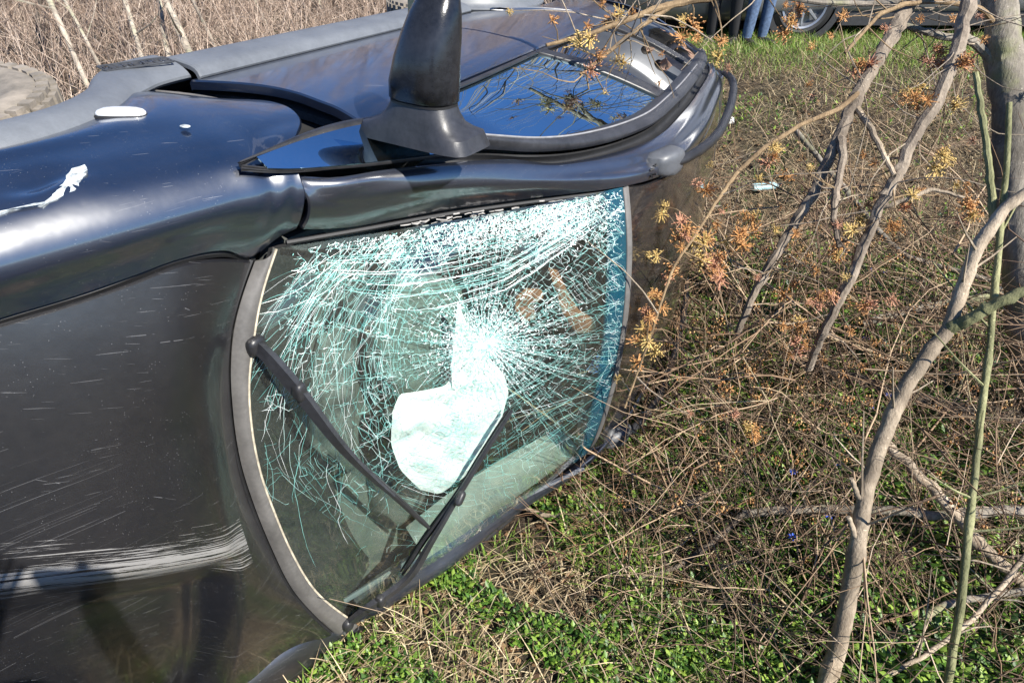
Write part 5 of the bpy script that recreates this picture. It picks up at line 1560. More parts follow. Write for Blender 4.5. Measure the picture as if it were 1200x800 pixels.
def twig_cloud(name, roots, dirs, lengths, radii, material, segs=5, curl=0.25, droop=0.0, sides=3, tint=(0, 1), side_n=0, ground=True):
    """many thin bent stems as one mesh"""
    VV, LL, CC_ = [], [], []
    nv = 0
    def run(P0, D, L, Rr, segs):
        nonlocal nv
        n = len(P0)
        rings = []
        P = P0.copy(); D = D.copy()
        tints = NP.uniform(tint[0], tint[1], n)
        pts = [P.copy()]
        for s in range(segs):
            D = D + NP.normal(0, curl, (n, 3)); D[:, 2] -= droop
            D /= np.linalg.norm(D, axis=1, keepdims=True)
            P = P + D * (L / segs)[:, None]
            if ground:
                gz = ground_z(P[:, 0], P[:, 1]) + 0.006
                P[:, 2] = np.maximum(P[:, 2], gz)
            pts.append(P.copy())
        Q = np.stack(pts, 1)                              # n x segs+1 x 3
        Tn = np.gradient(Q, axis=1); Tn /= (np.linalg.norm(Tn, axis=2, keepdims=True) + 1e-9)
        ref = np.where(np.abs(Tn[..., 2:3]) > 0.8, np.array((1.0, 0, 0)), np.array((0, 0, 1.0)))
        A = np.cross(Tn, ref); A /= (np.linalg.norm(A, axis=2, keepdims=True) + 1e-9)
        Bv = np.cross(Tn, A)
        tp = np.linspace(1, 0.35, segs + 1)[None, :, None]
        ring = []
        for k in range(sides):
            a = 2 * math.pi * k / sides
            ring.append(Q + (A * math.cos(a) + Bv * math.sin(a)) * Rr[:, None, None] * tp)
        V = np.stack(ring, 2).reshape(-1, 3)              # n, segs+1, sides
        base = nv + (np.arange(n) * (segs + 1) * sides)[:, None]
        fl = []
        for s in range(segs):
            for k in range(sides):
                k2 = (k + 1) % sides
                fl.append([s*sides + k, s*sides + k2, (s+1)*sides + k2, (s+1)*sides + k])
        fl = np.array(fl).reshape(1, -1)
        LL.append((base + fl).ravel()); VV.append(V); CC_.append(np.repeat(tints, (segs + 1) * sides))
        nv += len(V)
        return Q
    Q = run(roots, dirs, lengths, radii, segs)
    for k in range(side_n):
        n = len(roots)
        t = NP.integers(1, segs, n)
        P0 = Q[np.arange(n), t]
        D0 = Q[np.arange(n), t] - Q[np.arange(n), t - 1]; D0 /= (np.linalg.norm(D0, axis=1, keepdims=True) + 1e-9)
        D0 = D0 + NP.normal(0, 0.55, (n, 3)); D0 /= np.linalg.norm(D0, axis=1, keepdims=True)
        run(P0, D0, lengths * NP.uniform(0.25, 0.55, n), radii * 0.55, 3)
    V = np.concatenate(VV); L = np.concatenate(LL)
    return fast_mesh(name, V, L, np.full(len(L) // 4, 4), material, cols=np.concatenate(CC_), smooth=False)

# lying twigs and arching dead stems of the thicket
def d_twig(x, y): return wedge(x, y) * ss(0.1, 0.8, x - 0.12 * y + 0.25) * (1 - 0.93 * bank_f(x, y)) * (0.35 + 0.65 * patch(x, y, 1.4, 4.0))
x, y = scatter(1900, d_twig, (-0.6, 0.9), (6.0, 5.4), 1.25); n = len(x)
th = NP.uniform(0, 6.28, n); el = NP.normal(0.08, 0.16, n)
tag(twig_cloud('twig_litter', np.stack([x, y, ground_z(x, y) + NP.uniform(0.005, 0.07, n)], 1), np.stack([np.cos(th) * np.cos(el), np.sin(th) * np.cos(el), np.sin(el)], 1),
    NP.uniform(0.15, 0.85, n), 0.0013 + 0.0040 * NP.random(n) ** 2, M_twig, 5, 0.16, 0.02, side_n=1), 'tangle of dry brown twigs lying on the ground', 'twigs', kind='stuff')
x, y = scatter(650, d_twig, (-0.1, 1.2), (5.5, 5.2), 1.2); n = len(x)
th = NP.normal(2.9, 1.0, n); el = NP.uniform(0.35, 1.3, n)
tag(twig_cloud('dead_stems', np.stack([x, y, ground_z(x, y)], 1), np.stack([np.cos(th) * np.cos(el), np.sin(th) * np.cos(el), np.sin(el)], 1),
    NP.uniform(0.2, 0.62, n), NP.uniform(0.0011, 0.0026, n), M_twig, 7, 0.17, 0.13, tint=(0.3, 1.0), side_n=2), 'arching dead stems standing in the undergrowth', 'dead stems', kind='stuff')
# russet stems crowding the roof edge of the car
n = 800
t = NP.random(n); x = 0.35 + 0.75 * t + NP.normal(0, 0.13, n); y = 1.75 + 1.9 * t + NP.normal(0, 0.16, n)
k = ~under_car(x, y); x, y = x[k], y[k]; n = len(x)
th = NP.normal(1.9, 1.1, n); el = NP.uniform(0.2, 1.2, n)
tag(twig_cloud('russet_stems', np.stack([x, y, ground_z(x, y)], 1), np.stack([np.cos(th) * np.cos(el), np.sin(th) * np.cos(el), np.sin(el)], 1),
    NP.uniform(0.15, 0.5, n), NP.uniform(0.001, 0.0024, n), leafy_mat('russet_twig', [(0.0, (0.09, 0.045, 0.025)), (0.5, (0.26, 0.14, 0.075)), (1.0, (0.45, 0.29, 0.17))], 0.8, 0.0), 6, 0.22, 0.12, side_n=2), 'reddish dry stems crushed against the car roof', 'dead stems', kind='stuff')

# the thicket: a dense tangle of fine budding twigs from the car's roof edge to the right
M_bud = leafy_mat('bud', [(0.0, (0.20, 0.075, 0.025)), (0.5, (0.42, 0.21, 0.075)), (1.0, (0.62, 0.42, 0.19))], 0.7, 0.1)
M_thick = leafy_mat('thicket_twig', [(0.0, (0.040, 0.024, 0.015)), (0.45, (0.13, 0.080, 0.048)), (0.8, (0.28, 0.185, 0.11)), (1.0, (0.46, 0.36, 0.26))], 0.8, 0.0)
def d_thick(x, y): return wedge(x, y) * ss(0.28, 0.75, x - 0.20 * (y - 1.7)) * ss(1.2, 1.8, y + 0.25 * x) * (1 - 0.97 * ss(3.6, 4.5, y + 0.1 * x)) * (0.3 + 0.7 * patch(x, y, 1.1, 6.0))
x, y = scatter(1050, d_thick, (0.0, 1.2), (5.6, 5.0), 1.2); n = len(x)
th = NP.normal(2.7, 1.3, n); el = NP.uniform(0.25, 1.35, n)
Lh = NP.uniform(0.45, 1.35, n) * np.interp(y, [1.2, 2.2, 4.5], [0.55, 0.85, 1.0])
tag(twig_cloud('thicket', np.stack([x, y, ground_z(x, y) + NP.uniform(0.0, 0.12, n)], 1), np.stack([np.cos(th) * np.cos(el), np.sin(th) * np.cos(el), np.sin(el)], 1),
    Lh, 0.0016 + 0.0042 * NP.random(n) ** 1.8, M_thick, 7, 0.17, 0.10, side_n=3), 'dense tangle of fine brown twigs between the car roof and the maple', 'thicket', kind='stuff')
# longer, sunlit shoots crossing above it
x, y = scatter(270, lambda x, y: d_thick(x, y), (0.4, 1.6), (4.6, 4.6), 1.0); n = len(x)
th = NP.normal(2.4, 1.5, n); el = NP.uniform(-0.25, 0.95, n)
tag(twig_cloud('crossing_shoots', np.stack([x, y, ground_z(x, y) + NP.uniform(0.05, 0.75, n)], 1), np.stack([np.cos(th) * np.cos(el), np.sin(th) * np.cos(el), np.sin(el)], 1),
    NP.uniform(0.5, 1.5, n), NP.uniform(0.0026, 0.0052, n), leafy_mat('sunlit_shoot', [(0.0, (0.060, 0.032, 0.018)), (0.5, (0.20, 0.125, 0.070)), (1.0, (0.42, 0.31, 0.20))], 0.75, 0.0), 8, 0.15, 0.03, sides=5, side_n=4), 'pale shoots criss-crossing above the twig tangle', 'shoots', kind='stuff')
# slender tan and greenish stems standing in the near right corner
x, y = scatter(170, lambda x, y: wedge(x, y) * ss(0.45, 0.9, x - 0.1 * y), (0.5, 1.25), (3.4, 2.9), 1.0); n = len(x)
th = NP.uniform(0, 6.28, n); el = NP.uniform(0.15, 1.45, n)
tag(twig_cloud('slender_stems', np.stack([x, y, ground_z(x, y)], 1), np.stack([np.cos(th) * np.cos(el), np.sin(th) * np.cos(el), np.sin(el)], 1),
    NP.uniform(0.3, 1.0, n), NP.uniform(0.0018, 0.0040, n), leafy_mat('slender_stem', [(0.0, (0.07, 0.045, 0.028)), (0.4, (0.22, 0.150, 0.090)), (0.8, (0.42, 0.33, 0.21)), (1.0, (0.30, 0.30, 0.13))], 0.75, 0.0), 8, 0.13, 0.04, sides=5, side_n=3), 'slender tan and greenish stems in the lower right undergrowth', 'stems', kind='stuff')
# buds on those twigs: little tufts of scales and stamens
x, y = scatter(330, lambda x, y: d_thick(x, y) * ss(2.4, 1.0, x - 0.25 * y) * ss(1.3, 2.0, y), (0.0, 1.4), (3.6, 5.2), 1.0)
k = 16
X = np.repeat(x, k) + NP.normal(0, 0.011, len(x) * k); Y = np.repeat(y, k) + NP.normal(0, 0.012, len(x) * k)
Z = np.repeat(ground_z(x, y) + NP.uniform(0.05, 0.55, len(x)) * np.interp(y, [1.2, 2.2], [0.5, 1.0]), k) + NP.normal(0, 0.012, len(x) * k)
n = len(X); sz = NP.uniform(0.002, 0.006, n)
octa = np.array([(1, 0, 0), (-1, 0, 0), (0, 1, 0), (0, -1, 0), (0, 0, 1.6), (0, 0, -1.6)])
V = (np.stack([X, Y, Z], 1)[:, None, :] + octa[None] * sz[:, None, None]).reshape(-1, 3)
of = np.array([(0, 2, 4), (2, 1, 4), (1, 3, 4), (3, 0, 4), (2, 0, 5), (1, 2, 5), (3, 1, 5), (0, 3, 5)]).reshape(1, -1)
L_ = ((np.arange(n) * 6)[:, None] + of).ravel()
tag(fast_mesh('thicket_buds', V, L_, np.full(n * 8, 3), M_bud, cols=np.repeat(NP.uniform(0, 1, n), 6)), 'orange brown buds scattered through the twig tangle', 'buds', kind='stuff')

# ---------------- tree, saplings, fallen branches
def bark(name, c0, c1, moss=None, sc=1.0):
    m, nt, p = mat(name)
    v = coords(nt, (1, 1, 0.35))
    fine = noise(nt, v, 140 * sc, 4)
    f = mth(nt, 'ADD', mth(nt, 'MULTIPLY', noise(nt, v, 26 * sc, 6, 0.75), 0.65), mth(nt, 'MULTIPLY', fine, 0.35))
    col = ramp(nt, f, [(0.36, c0), (0.60, c1)])
    # weathered darker stretches and pale lichen spots
    big = noise(nt, coords(nt), 3.2, 4, 0.6)
    col = mixc(nt, ramp(nt, big, [(0.44, g(0.0)), (0.62, g(0.65))]), col, tuple(c * 0.55 for c in c0))
    vo = nd(nt, 'ShaderNodeTexVoronoi', Scale=70.0 * sc); lk(nt, coords(nt), vo.inputs['Vector'])
    spots = mth(nt, 'MULTIPLY', mth(nt, 'LESS_THAN', vo.outputs['Distance'], 0.22), mth(nt, 'GREATER_THAN', noise(nt, coords(nt), 14.0), 0.56))
    col = mixc(nt, mth(nt, 'MULTIPLY', spots, 0.5), col, tuple(min(1, c * 1.5) for c in c1))
    if moss:
        col = mixc(nt, ramp(nt, noise(nt, coords(nt), 5.0, 4), [(0.52, g(0)), (0.68, g(0.75))]), col, moss)
    lk(nt, col, p.inputs['Base Color']); p.inputs['Roughness'].default_value = 0.85
    bump(nt, p, mth(nt, 'ADD', f, mth(nt, 'MULTIPLY', spots, 0.2)), 0.9, 0.008)
    return m
M_bark = bark('grey_bark', (0.11, 0.095, 0.075), (0.30, 0.265, 0.215), (0.20, 0.21, 0.09))
M_bark2 = bark('tan_bark', (0.19, 0.145, 0.10), (0.46, 0.375, 0.275))
M_green = bark('green_bark', (0.13, 0.135, 0.055), (0.32, 0.31, 0.16))
M_pale = bark('pale_branch_bark', (0.13, 0.100, 0.075), (0.31, 0.255, 0.195))
M_log = bark('weathered_log', (0.045, 0.036, 0.028), (0.16, 0.13, 0.10))
M_amber = bark('amber_twig', (0.11, 0.068, 0.032), (0.30, 0.21, 0.115))

def limb(name, P, r_, material, parent=None, sides=9, wob=0.35, knots=True, seed=0):
    P = np.array(P, float); n = max(14, len(P) * (9 if sides >= 8 else 5))
    lin = np.stack([np.interp(np.linspace(0, 1, n), np.linspace(0, 1, len(P)), P[:, k]) for k in range(3)], 1)
    C = crom(P, n, np.interp(np.linspace(0, 1, n), np.linspace(0, 1, len(P)), np.concatenate([[0], np.cumsum(np.linalg.norm(np.diff(P, axis=0), axis=1))]) / np.linalg.norm(np.diff(P, axis=0), axis=1).sum())) * 0.35 + lin * 0.65
    rad = np.interp(np.linspace(0, 1, n), np.linspace(0, 1, len(r_)), r_)
    q = random.Random(seed * 7 + len(name))
    off = np.array([[mnoise.noise(Vector((i * 0.35, k * 9.1 + seed, 0.5))) for k in range(3)] for i in range(n)])
    e = np.minimum(np.arange(n), np.arange(n)[::-1]) / 3.0
    C = C + off * (rad * wob)[:, None] * np.minimum(1, e)[:, None]
    if knots:
        for _ in range(max(1, n // 9)):
            i = q.randrange(2, n - 2); kf = q.uniform(0.08, 0.22)
            rad = rad * (1 + kf * np.exp(-((np.arange(n) - i) / 0.9) ** 2))
    V, F = tube_mesh(C, rad, sides)
    if sides >= 8:
        cc = np.repeat(C, sides, 0)
        dv = V - cc
        k_ = np.array([1 + 0.13 * mnoise.noise(Vector(p_) * 38.0) + 0.10 * mnoise.noise(Vector(p_) * 11.0) for p_ in V])
        V = cc + dv * k_[:, None]
    return mesh_obj(name, V, F, material, parent), C

def make_cluster(seed):
    q = random.Random(seed); b = MB()
    for k in range(46):
        a = q.uniform(0, 6.28); el = q.uniform(-1.2, 1.0)
        d = np.array((math.cos(a) * math.cos(el), math.sin(a) * math.cos(el), math.sin(el)))
        L = q.uniform(0.010, 0.030)
        e = d * L + np.array((0, 0, -0.012 * q.random()))
        w = 0.0011
        sd = np.cross(d, (0.3, 0.5, 0.8)); sd /= np.linalg.norm(sd) + 1e-9
        b.add([sd * w, -sd * w, e - sd * w, e + sd * w], [(0, 1, 2, 3)])
        r_ = q.uniform(0.0014, 0.0032)
        b.add([e + np.array(v_) * r_ for v_ in ((1, 0, 0), (-1, 0, 0), (0, 1, 0), (0, -1, 0), (0, 0, 1.7), (0, 0, -1.7))],
              [(0, 2, 4), (2, 1, 4), (1, 3, 4), (3, 0, 4), (2, 0, 5), (1, 2, 5), (3, 1, 5), (0, 3, 5)])
    me = bpy.data.meshes.new('flower_cluster')
    me.from_pydata([tuple(v_) for v_ in np.concatenate(b.v)], [], b.f)
    me.update()
    return me
def flower_mat(name, c0, c1):
    m, nt, p = mat(name)
    lk(nt, ramp(nt, noise(nt, coords(nt), 130.0, 3), [(0.35, c0), (0.65, c1)]), p.inputs['Base Color'])
    p.inputs['Roughness'].default_value = 0.7
    p.inputs['Subsurface Weight'].default_value = 0.0
    return m
M_fl = [flower_mat('orange_blossom', (0.30, 0.12, 0.035), (0.58, 0.32, 0.12)), flower_mat('yellow_blossom', (0.34, 0.21, 0.06), (0.60, 0.44, 0.16)), flower_mat('russet_blossom', (0.26, 0.10, 0.055), (0.52, 0.28, 0.17))]
CLM = []
for k in range(9):
    me = make_cluster(100 + k); me.materials.append(M_fl[(0, 0, 1, 0, 2, 0, 1, 0, 2)[k]]); CLM.append(me)

def pts(n): return [p[:3] for p in BRANCH[n]], [p[3] for p in BRANCH[n]]
tree, C_ = limb('maple_tree', *pts('trunk_right'), M_bark, sides=16, wob=0.10, seed=1)
tag(tree, 'grey maple trunk at the right edge with hanging branches and orange blossom', 'tree')
bmat = {'branchA': M_pale, 'branchA_sub': M_pale, 'branchA_sub2': M_bark2, 'branchB': M_pale, 'branchB_sub': M_bark2, 'arch': M_amber, 'topbr': M_amber, 'topbr2': M_amber, 'topbr3': M_bark, 'toparch': M_amber, 'trunk_limb1': M_bark}
for i, (nm, mt) in enumerate(bmat.items()):
    limb('branch', *pts(nm), mt, tree, sides=8, seed=i + 3)
fr_ = random.Random(77)
for i, (nm, cx, cy, cz, rx, ry, rz) in enumerate(FLOWERS):
    c = np.array((cx, cy, cz)); r0 = np.array((rx, ry, rz))
    d = c - r0; L = np.linalg.norm(d)
    if L < 0.02: r0 = c + np.array((0.01, 0.02, 0.03)); L = 0.04
    mid = (c + r0) / 2 + np.array((fr_.uniform(-.15, .15), fr_.uniform(-.15, .15), fr_.uniform(-0.05, .22))) * L
    limb('twig', [r0, mid, c], [0.0026, 0.002, 0.0014], M_amber, tree, sides=5, seed=i)
    for k in range(fr_.choice((1, 2, 2, 3, 4))):
        o = bpy.data.objects.new('flower_cluster', CLM[(i * 3 + k * 5) % len(CLM)])
        o.location = c + np.array((fr_.uniform(-.035, .035), fr_.uniform(-.03, .03), fr_.uniform(-.045, .02))) * (0 if k == 0 else 1)
        o.rotation_euler = (fr_.uniform(0, 6), fr_.uniform(0, 6), fr_.uniform(0, 6))
        s_ = fr_.uniform(0.8, 1.35); o.scale = (s_, s_, s_)
        link(o, tree)
# more side twigs along the hanging branches
for i in range(140):
    nm = fr_.choice(('branchA', 'branchB', 'branchA', 'branchB', 'arch', 'topbr', 'topbr2', 'trunk_limb1', 'toparch', 'branchA_sub'))
    P = crom([p[:3] for p in BRANCH[nm]], 60)
    j = fr_.randrange(14, 59)
    a = P[j]; L = fr_.uniform(0.10, 0.55)
    d = np.array((fr_.gauss(0, 1), fr_.gauss(0, 0.7), fr_.gauss(-0.35, 0.8))); d /= np.linalg.norm(d)
    e = a + d * L
    m_ = (a + e) / 2 + np.array((fr_.gauss(0, .12), fr_.gauss(0, .12), fr_.gauss(0.08, .14))) * L
    W4 = [a]
    for q_ in range(4):
        d = d + np.array((fr_.gauss(0, .28), fr_.gauss(0, .28), fr_.gauss(0.02, .25))); d /= np.linalg.norm(d)
        W4.append(W4[-1] + d * L / 4)
    e = W4[-1]
    limb('twig', W4, [0.0030, 0.0022, 0.0018, 0.0014, 0.0009], fr_.choice((M_amber, M_bark2, M_pale)), tree, sides=5, seed=i)
    if fr_.random() < 0.6:
        o = bpy.data.objects.new('flower_cluster', CLM[i % len(CLM)]); o.location = e; o.rotation_euler = (fr_.uniform(0, 6), fr_.uniform(0, 6), 0); s_ = fr_.uniform(0.5, 0.9); o.scale = (s_, s_, s_); link(o, tree)

sap, _ = limb('sapling', *pts('sapling'), M_bark2, sides=14, wob=0.18, seed=21)
tag(sap, 'bare tan sapling forking in front of the maple at lower right', 'sapling')
for i, nm in enumerate(('sap_fork', 'sap_stub', 'sap_stub2')): limb('fork', *pts(nm), M_bark2 if i else M_green, sap, sides=9, seed=31 + i)
grn, _ = limb('green_sapling', *pts('green'), M_green, sides=10, wob=0.2, seed=41)
tag(grn, 'thin green-barked sapling standing upright near the right edge', 'sapling')
limb('side_shoot', *pts('green_tip'), M_green, grn, sides=8, seed=42)
for i in range(16):
    base = [p[:3] for p in BRANCH['green' if i % 2 else 'sapling']]
    P = crom(base, 60); j = fr_.randrange(8, 52); a = P[j]; L = fr_.uniform(0.08, 0.32)
    d = np.array((fr_.gauss(0, 1), fr_.gauss(0, .6), fr_.uniform(0.2, 1.2))); d /= np.linalg.norm(d)
    limb('side_shoot', [a, a + d * L * .5 + np.array((0, 0, .02)), a + d * L + np.array((0, 0, .05))], [0.0036, 0.0028, 0.0016], M_green if i % 2 else M_bark2, grn if i % 2 else sap, sides=5, seed=i)
for nm, mt, lab in (('horiz', M_bark, 'long grey branch lying level across the lower right undergrowth'), ('stick_green', M_bark2, 'slanting broken stick crossing the level branch at lower right'),
                    ('log1', M_log, 'dark thin fallen branch below the thicker log'), ('log2', M_log, 'thick dark fallen log in the shaded undergrowth'), ('log3', M_bark, 'pale fallen branch leaning up towards the maple trunk'),
                    ('stick5', M_bark, 'crooked grey stick at the bottom right corner'), ('stick6', M_bark2, 'thin tan stick rising across the bottom right corner'), ('stick7', M_bark, 'long thin branch slanting down the foot of the bank'),
                    ('groundtwig', M_bark2, 'thin crooked twig on the grass beside the windscreen')):
    o, C_ = limb('fallen_branch', *pts(nm), mt, sides=10, wob=0.5, seed=hash(nm) % 50 if False else len(nm) + 51)
    tag(o, lab, 'branch', 'fallen branches')
    if nm == 'horiz': limb('side_branch', *pts('horiz_ext'), M_log, o, sides=7, seed=61)
    for i in range(5):
        j = fr_.randrange(6, len(C_) - 4); a = C_[j]; L = fr_.uniform(0.1, 0.35)
        d = np.array((fr_.gauss(0, 1), fr_.gauss(0, 1), fr_.uniform(-0.1, .6))); d /= np.linalg.norm(d)
        limb('side_branch', [a, a + d * L * .5 + np.array((0, 0, .02)), a + d * L], [0.0036, 0.0026, 0.0014], mt, o, sides=5, seed=i)
# ================================================================== winter woodland behind the car
def brush(n, lo, hi, hgt_r, rad, side_n, segs=6):
    x = NP.uniform(lo[0], hi[0], n); y = lo[1] + (hi[1] - lo[1]) * NP.random(n) ** 1.3
    k = (x < 1.2 + 0.18 * (y - 7)) | (y > 13.5)
    x, y = x[k], y[k]; n = len(x)
    th = NP.uniform(0, 6.28, n); el = NP.normal(1.25, 0.28, n)
    return np.stack([x, y, ground_z(x, y) - 0.03], 1), np.stack([np.cos(th) * np.cos(el), np.sin(th) * np.cos(el), np.sin(el)], 1), NP.uniform(*hgt_r, n), NP.uniform(*rad, n)
tag(twig_cloud('woodland_brush', *brush(4600, (-18, 8.6), (9, 28), (0.9, 3.6), (0.003, 0.008), 4), M_brush, 6, 0.22, -0.01, side_n=4, ground=False), 'dense bare winter brush behind the car', 'brush', kind='stuff')
def far_wood(n):
    x = NP.uniform(-26, 30, n); y = 15 + 18 * NP.random(n) ** 1.2
    th = NP.uniform(0, 6.28, n); el = NP.normal(1.42, 0.12, n)
    return np.stack([x, y, ground_z(x, y) - 0.05], 1), np.stack([np.cos(th) * np.cos(el), np.sin(th) * np.cos(el), np.sin(el)], 1), NP.uniform(4.0, 9.0, n), NP.uniform(0.012, 0.05, n)
tag(twig_cloud('far_woodland', *far_wood(1500), M_brush, 6, 0.10, -0.01, side_n=6, ground=False, tint=(0, 0.7)), 'tall bare trees of the far wood beyond the road', 'woodland', kind='stuff')
tag(twig_cloud('low_brush', *brush(4200, (-15, 7.0), (7, 18), (0.3, 1.1), (0.003, 0.007), 3), M_brush, 5, 0.2, 0.02, side_n=3, ground=False), 'low tangled brush at the edge of the wood', 'brush', kind='stuff')
x = NP.uniform(-16, 8, 26000); y = 5.5 + 16 * NP.random(26000) ** 1.4
k = (x < 1.0 + 0.18 * (y - 7)) | (y > 13); x, y = x[k], y[k]; k = ~under_car(x, y); x, y = x[k], y[k]
tag(blades('woodland_floor_straw', x, y, NP.uniform(0.2, 0.6, len(x)), 0.008, NP.uniform(0.4, 1.4, len(x)), M_brush, 0.4, tint=(0.3, 1.0)), 'dry grass and litter under the woodland', 'dry grass', kind='stuff')

M_birch = bark('birch_bark', (0.20, 0.165, 0.13), (0.44, 0.39, 0.32), (0.30, 0.31, 0.20), 0.6)
M_darkbark = bark('dark_trunk', (0.05, 0.04, 0.03), (0.14, 0.11, 0.085))
blab = ['pale slender trunk at the far left of the wood', 'thin pale trunk right of the far left one', 'pale trunk between two thinner ones behind the wheel arch', 'straight pale trunk left of the greenish birch',
        'thickest greenish white birch trunk behind the sill', 'thin leaning pale trunk right of the greenish birch', 'dark bare trunk behind the tyre', 'thin pale trunk left of the mirror', 'slender pale trunk close to the door mirror',
        'pale trunk right of the mirror in the far wood', 'thin trunk beside the van in the far wood']
for i, (p0, p1, r_) in enumerate(BIRCH):
    p0 = np.array(p0); p1 = np.array(p1)
    q = random.Random(i)
    mid = (p0 + p1) / 2 + np.array((q.gauss(0, .06), q.gauss(0, .06), 0))
    o, C_ = limb('birch_tree', [p0 - np.array((0, 0, .1)), mid, p1], [r_ * 1.1, r_, r_ * 0.6], M_darkbark if i == 6 else M_birch, sides=9, wob=0.3, seed=i)
    tag(o, blab[i], 'tree', 'slender trunks of the wood')
    for k in range(7):
        j = q.randrange(5, len(C_) - 2); a = C_[j]; L = q.uniform(0.4, 1.3)
        d = np.array((q.gauss(0, 1), q.gauss(0, 1), q.uniform(0.2, 1.2))); d /= np.linalg.norm(d)
        limb('limb', [a, a + d * L * .5 + np.array((0, 0, .05)), a + d * L + np.array((0, 0, .2))], [r_ * .45, r_ * .3, r_ * .12], M_darkbark if i == 6 else M_birch, o, sides=5, seed=k)

# ================================================================== parked van on the road
M_silver = plain('silver_paint', (0.20, 0.21, 0.225), 0.3, metallic=0.3, var=0.06, vscale=6, coat=0.6)
M_vblack = plain('van_black_plastic', (0.018, 0.018, 0.020), 0.55, var=0.3)
M_vglass = plain('van_window', (0.01, 0.012, 0.014), 0.06, var=0.2, coat=1.0)
van = empty('parked_van', (1.2, 8.72, 0.892))
tag(van, 'silver van parked on the road at the top of the bank', 'van')
def van_sections():
    prof = [(0.0, 0.20, 2.20), (0.25, 0.17, 2.28), (2.2, 0.17, 2.30), (4.2, 0.17, 2.28), (4.9, 0.17, 2.15), (5.45, 0.18, 1.55), (5.95, 0.20, 1.20), (6.2, 0.24, 0.95), (6.25, 0.30, 0.80)]
    rows = []
    for x, z0, z1 in prof:
        w = 0.98 if 0.2 < x < 5.5 else 0.90
        hp = z0 + (z1 - z0) * 0.45
        rows.append([(x, -w * .80, z0), (x, -w * .97, z0 + 0.05), (x, -w, hp), (x, -w * .96, z0 + (z1 - z0) * .75), (x, -w * .82, z1 - 0.08), (x, -w * .55, z1), (x, 0, z1 + 0.03),
                     (x, w * .55, z1), (x, w * .82, z1 - 0.08), (x, w * .96, z0 + (z1 - z0) * .75), (x, w, hp), (x, w * .97, z0 + 0.05), (x, w * .80, z0)])
    return rows
G = loft_grid(van_sections(), 40, 40)
V = G.reshape(-1, 3); F = [(i*40+j, i*40+j+1, (i+1)*40+j+1, (i+1)*40+j) for i in range(39) for j in range(39)]
F += [tuple(range(40)), tuple(39*40 + j for j in range(40))[::-1], tuple([i*40 for i in range(40)] + [i*40+39 for i in range(39, -1, -1)])]
mesh_obj('body', V, F, M_silver, van)
def van_patch(name, x0, x1, z0, z1, material, off=0.006, side=-1):
    rows = []
    full = van_sections()
    for x in np.linspace(x0, x1, 6):
        row = []
        for z in np.linspace(z0, z1, 5):
            row.append((x, side * (0.985 + off), z))
        rows.append(row)
    return panel(name, rows, 8, 6, material, van, thick=0.02, edge=0.006, out=(0, side, 0))
for sd_ in (-1, 1):
    van_patch('lower_skirt', 2.28, 4.72, 0.12, 0.62, M_vblack, 0.008, sd_)
    van_patch('front_bumper', 5.2, 6.05, 0.16, 0.55, M_vblack, -0.03, sd_)
    for a_, c_ in ((0.35, 1.9), (2.05, 3.4), (3.6, 4.55)):
        van_patch('side_window', a_, c_, 1.30, 1.80, M_vglass, 0.004, sd_)
    van_patch('rub_strip', 0.25, 1.35, 0.60, 0.68, M_vblack, 0.008, sd_)
def van_wheel(x, y):
    V, F = lathe([(0.21, -0.10), (0.27, -0.115), (0.32, -0.09), (0.335, -0.04), (0.335, 0.04), (0.32, 0.09), (0.27, 0.115), (0.21, 0.10)], 'y', 40, (x, y, 0.335))
    w_ = mesh_obj('wheel', V, F, M_rubber, van)
    s_ = -1 if y < 0 else 1
    V, F = lathe([(0.235, s_ * 0.118), (0.215, s_ * 0.112), (0.19, s_ * 0.06), (0.07, s_ * 0.085), (0.0, s_ * 0.10)], 'y', 36, (x, y, 0.335))
    mesh_obj('rim', V, F, plain('van_rim', (0.25, 0.26, 0.28), 0.35, metallic=0.7, var=0.15), w_)
    for k in range(8):
        a_ = k * math.pi / 4
        b = MB(); b.tube([(x + 0.07 * math.cos(a_), y + s_ * 0.098, 0.335 + 0.07 * math.sin(a_)), (x + 0.205 * math.cos(a_), y + s_ * 0.105, 0.335 + 0.205 * math.sin(a_))], [0.02, 0.014], 6)
        b.build('spoke', plain('van_spoke', (0.3, 0.31, 0.33), 0.35, metallic=0.6) if k == 0 else bpy.data.materials['van_spoke'], w_)
    V, F = lathe([(0.335, -0.02), (0.40, -0.02), (0.40, 0.13), (0.335, 0.13)], 'y', 40, (x, y * 1.0 - (0.09 if y < 0 else 0.0), 0.345))
    mesh_obj('wheel_arch', V, F, M_vblack, van)
for x in (1.84, 5.15):
    van_wheel(x, -0.93); van_wheel(x, 0.93)
b = MB(); b.box((0.3, -0.85, 0.22), (5.9, 0.85, 0.40)); b.build('chassis', M_vblack, van, smooth=False)

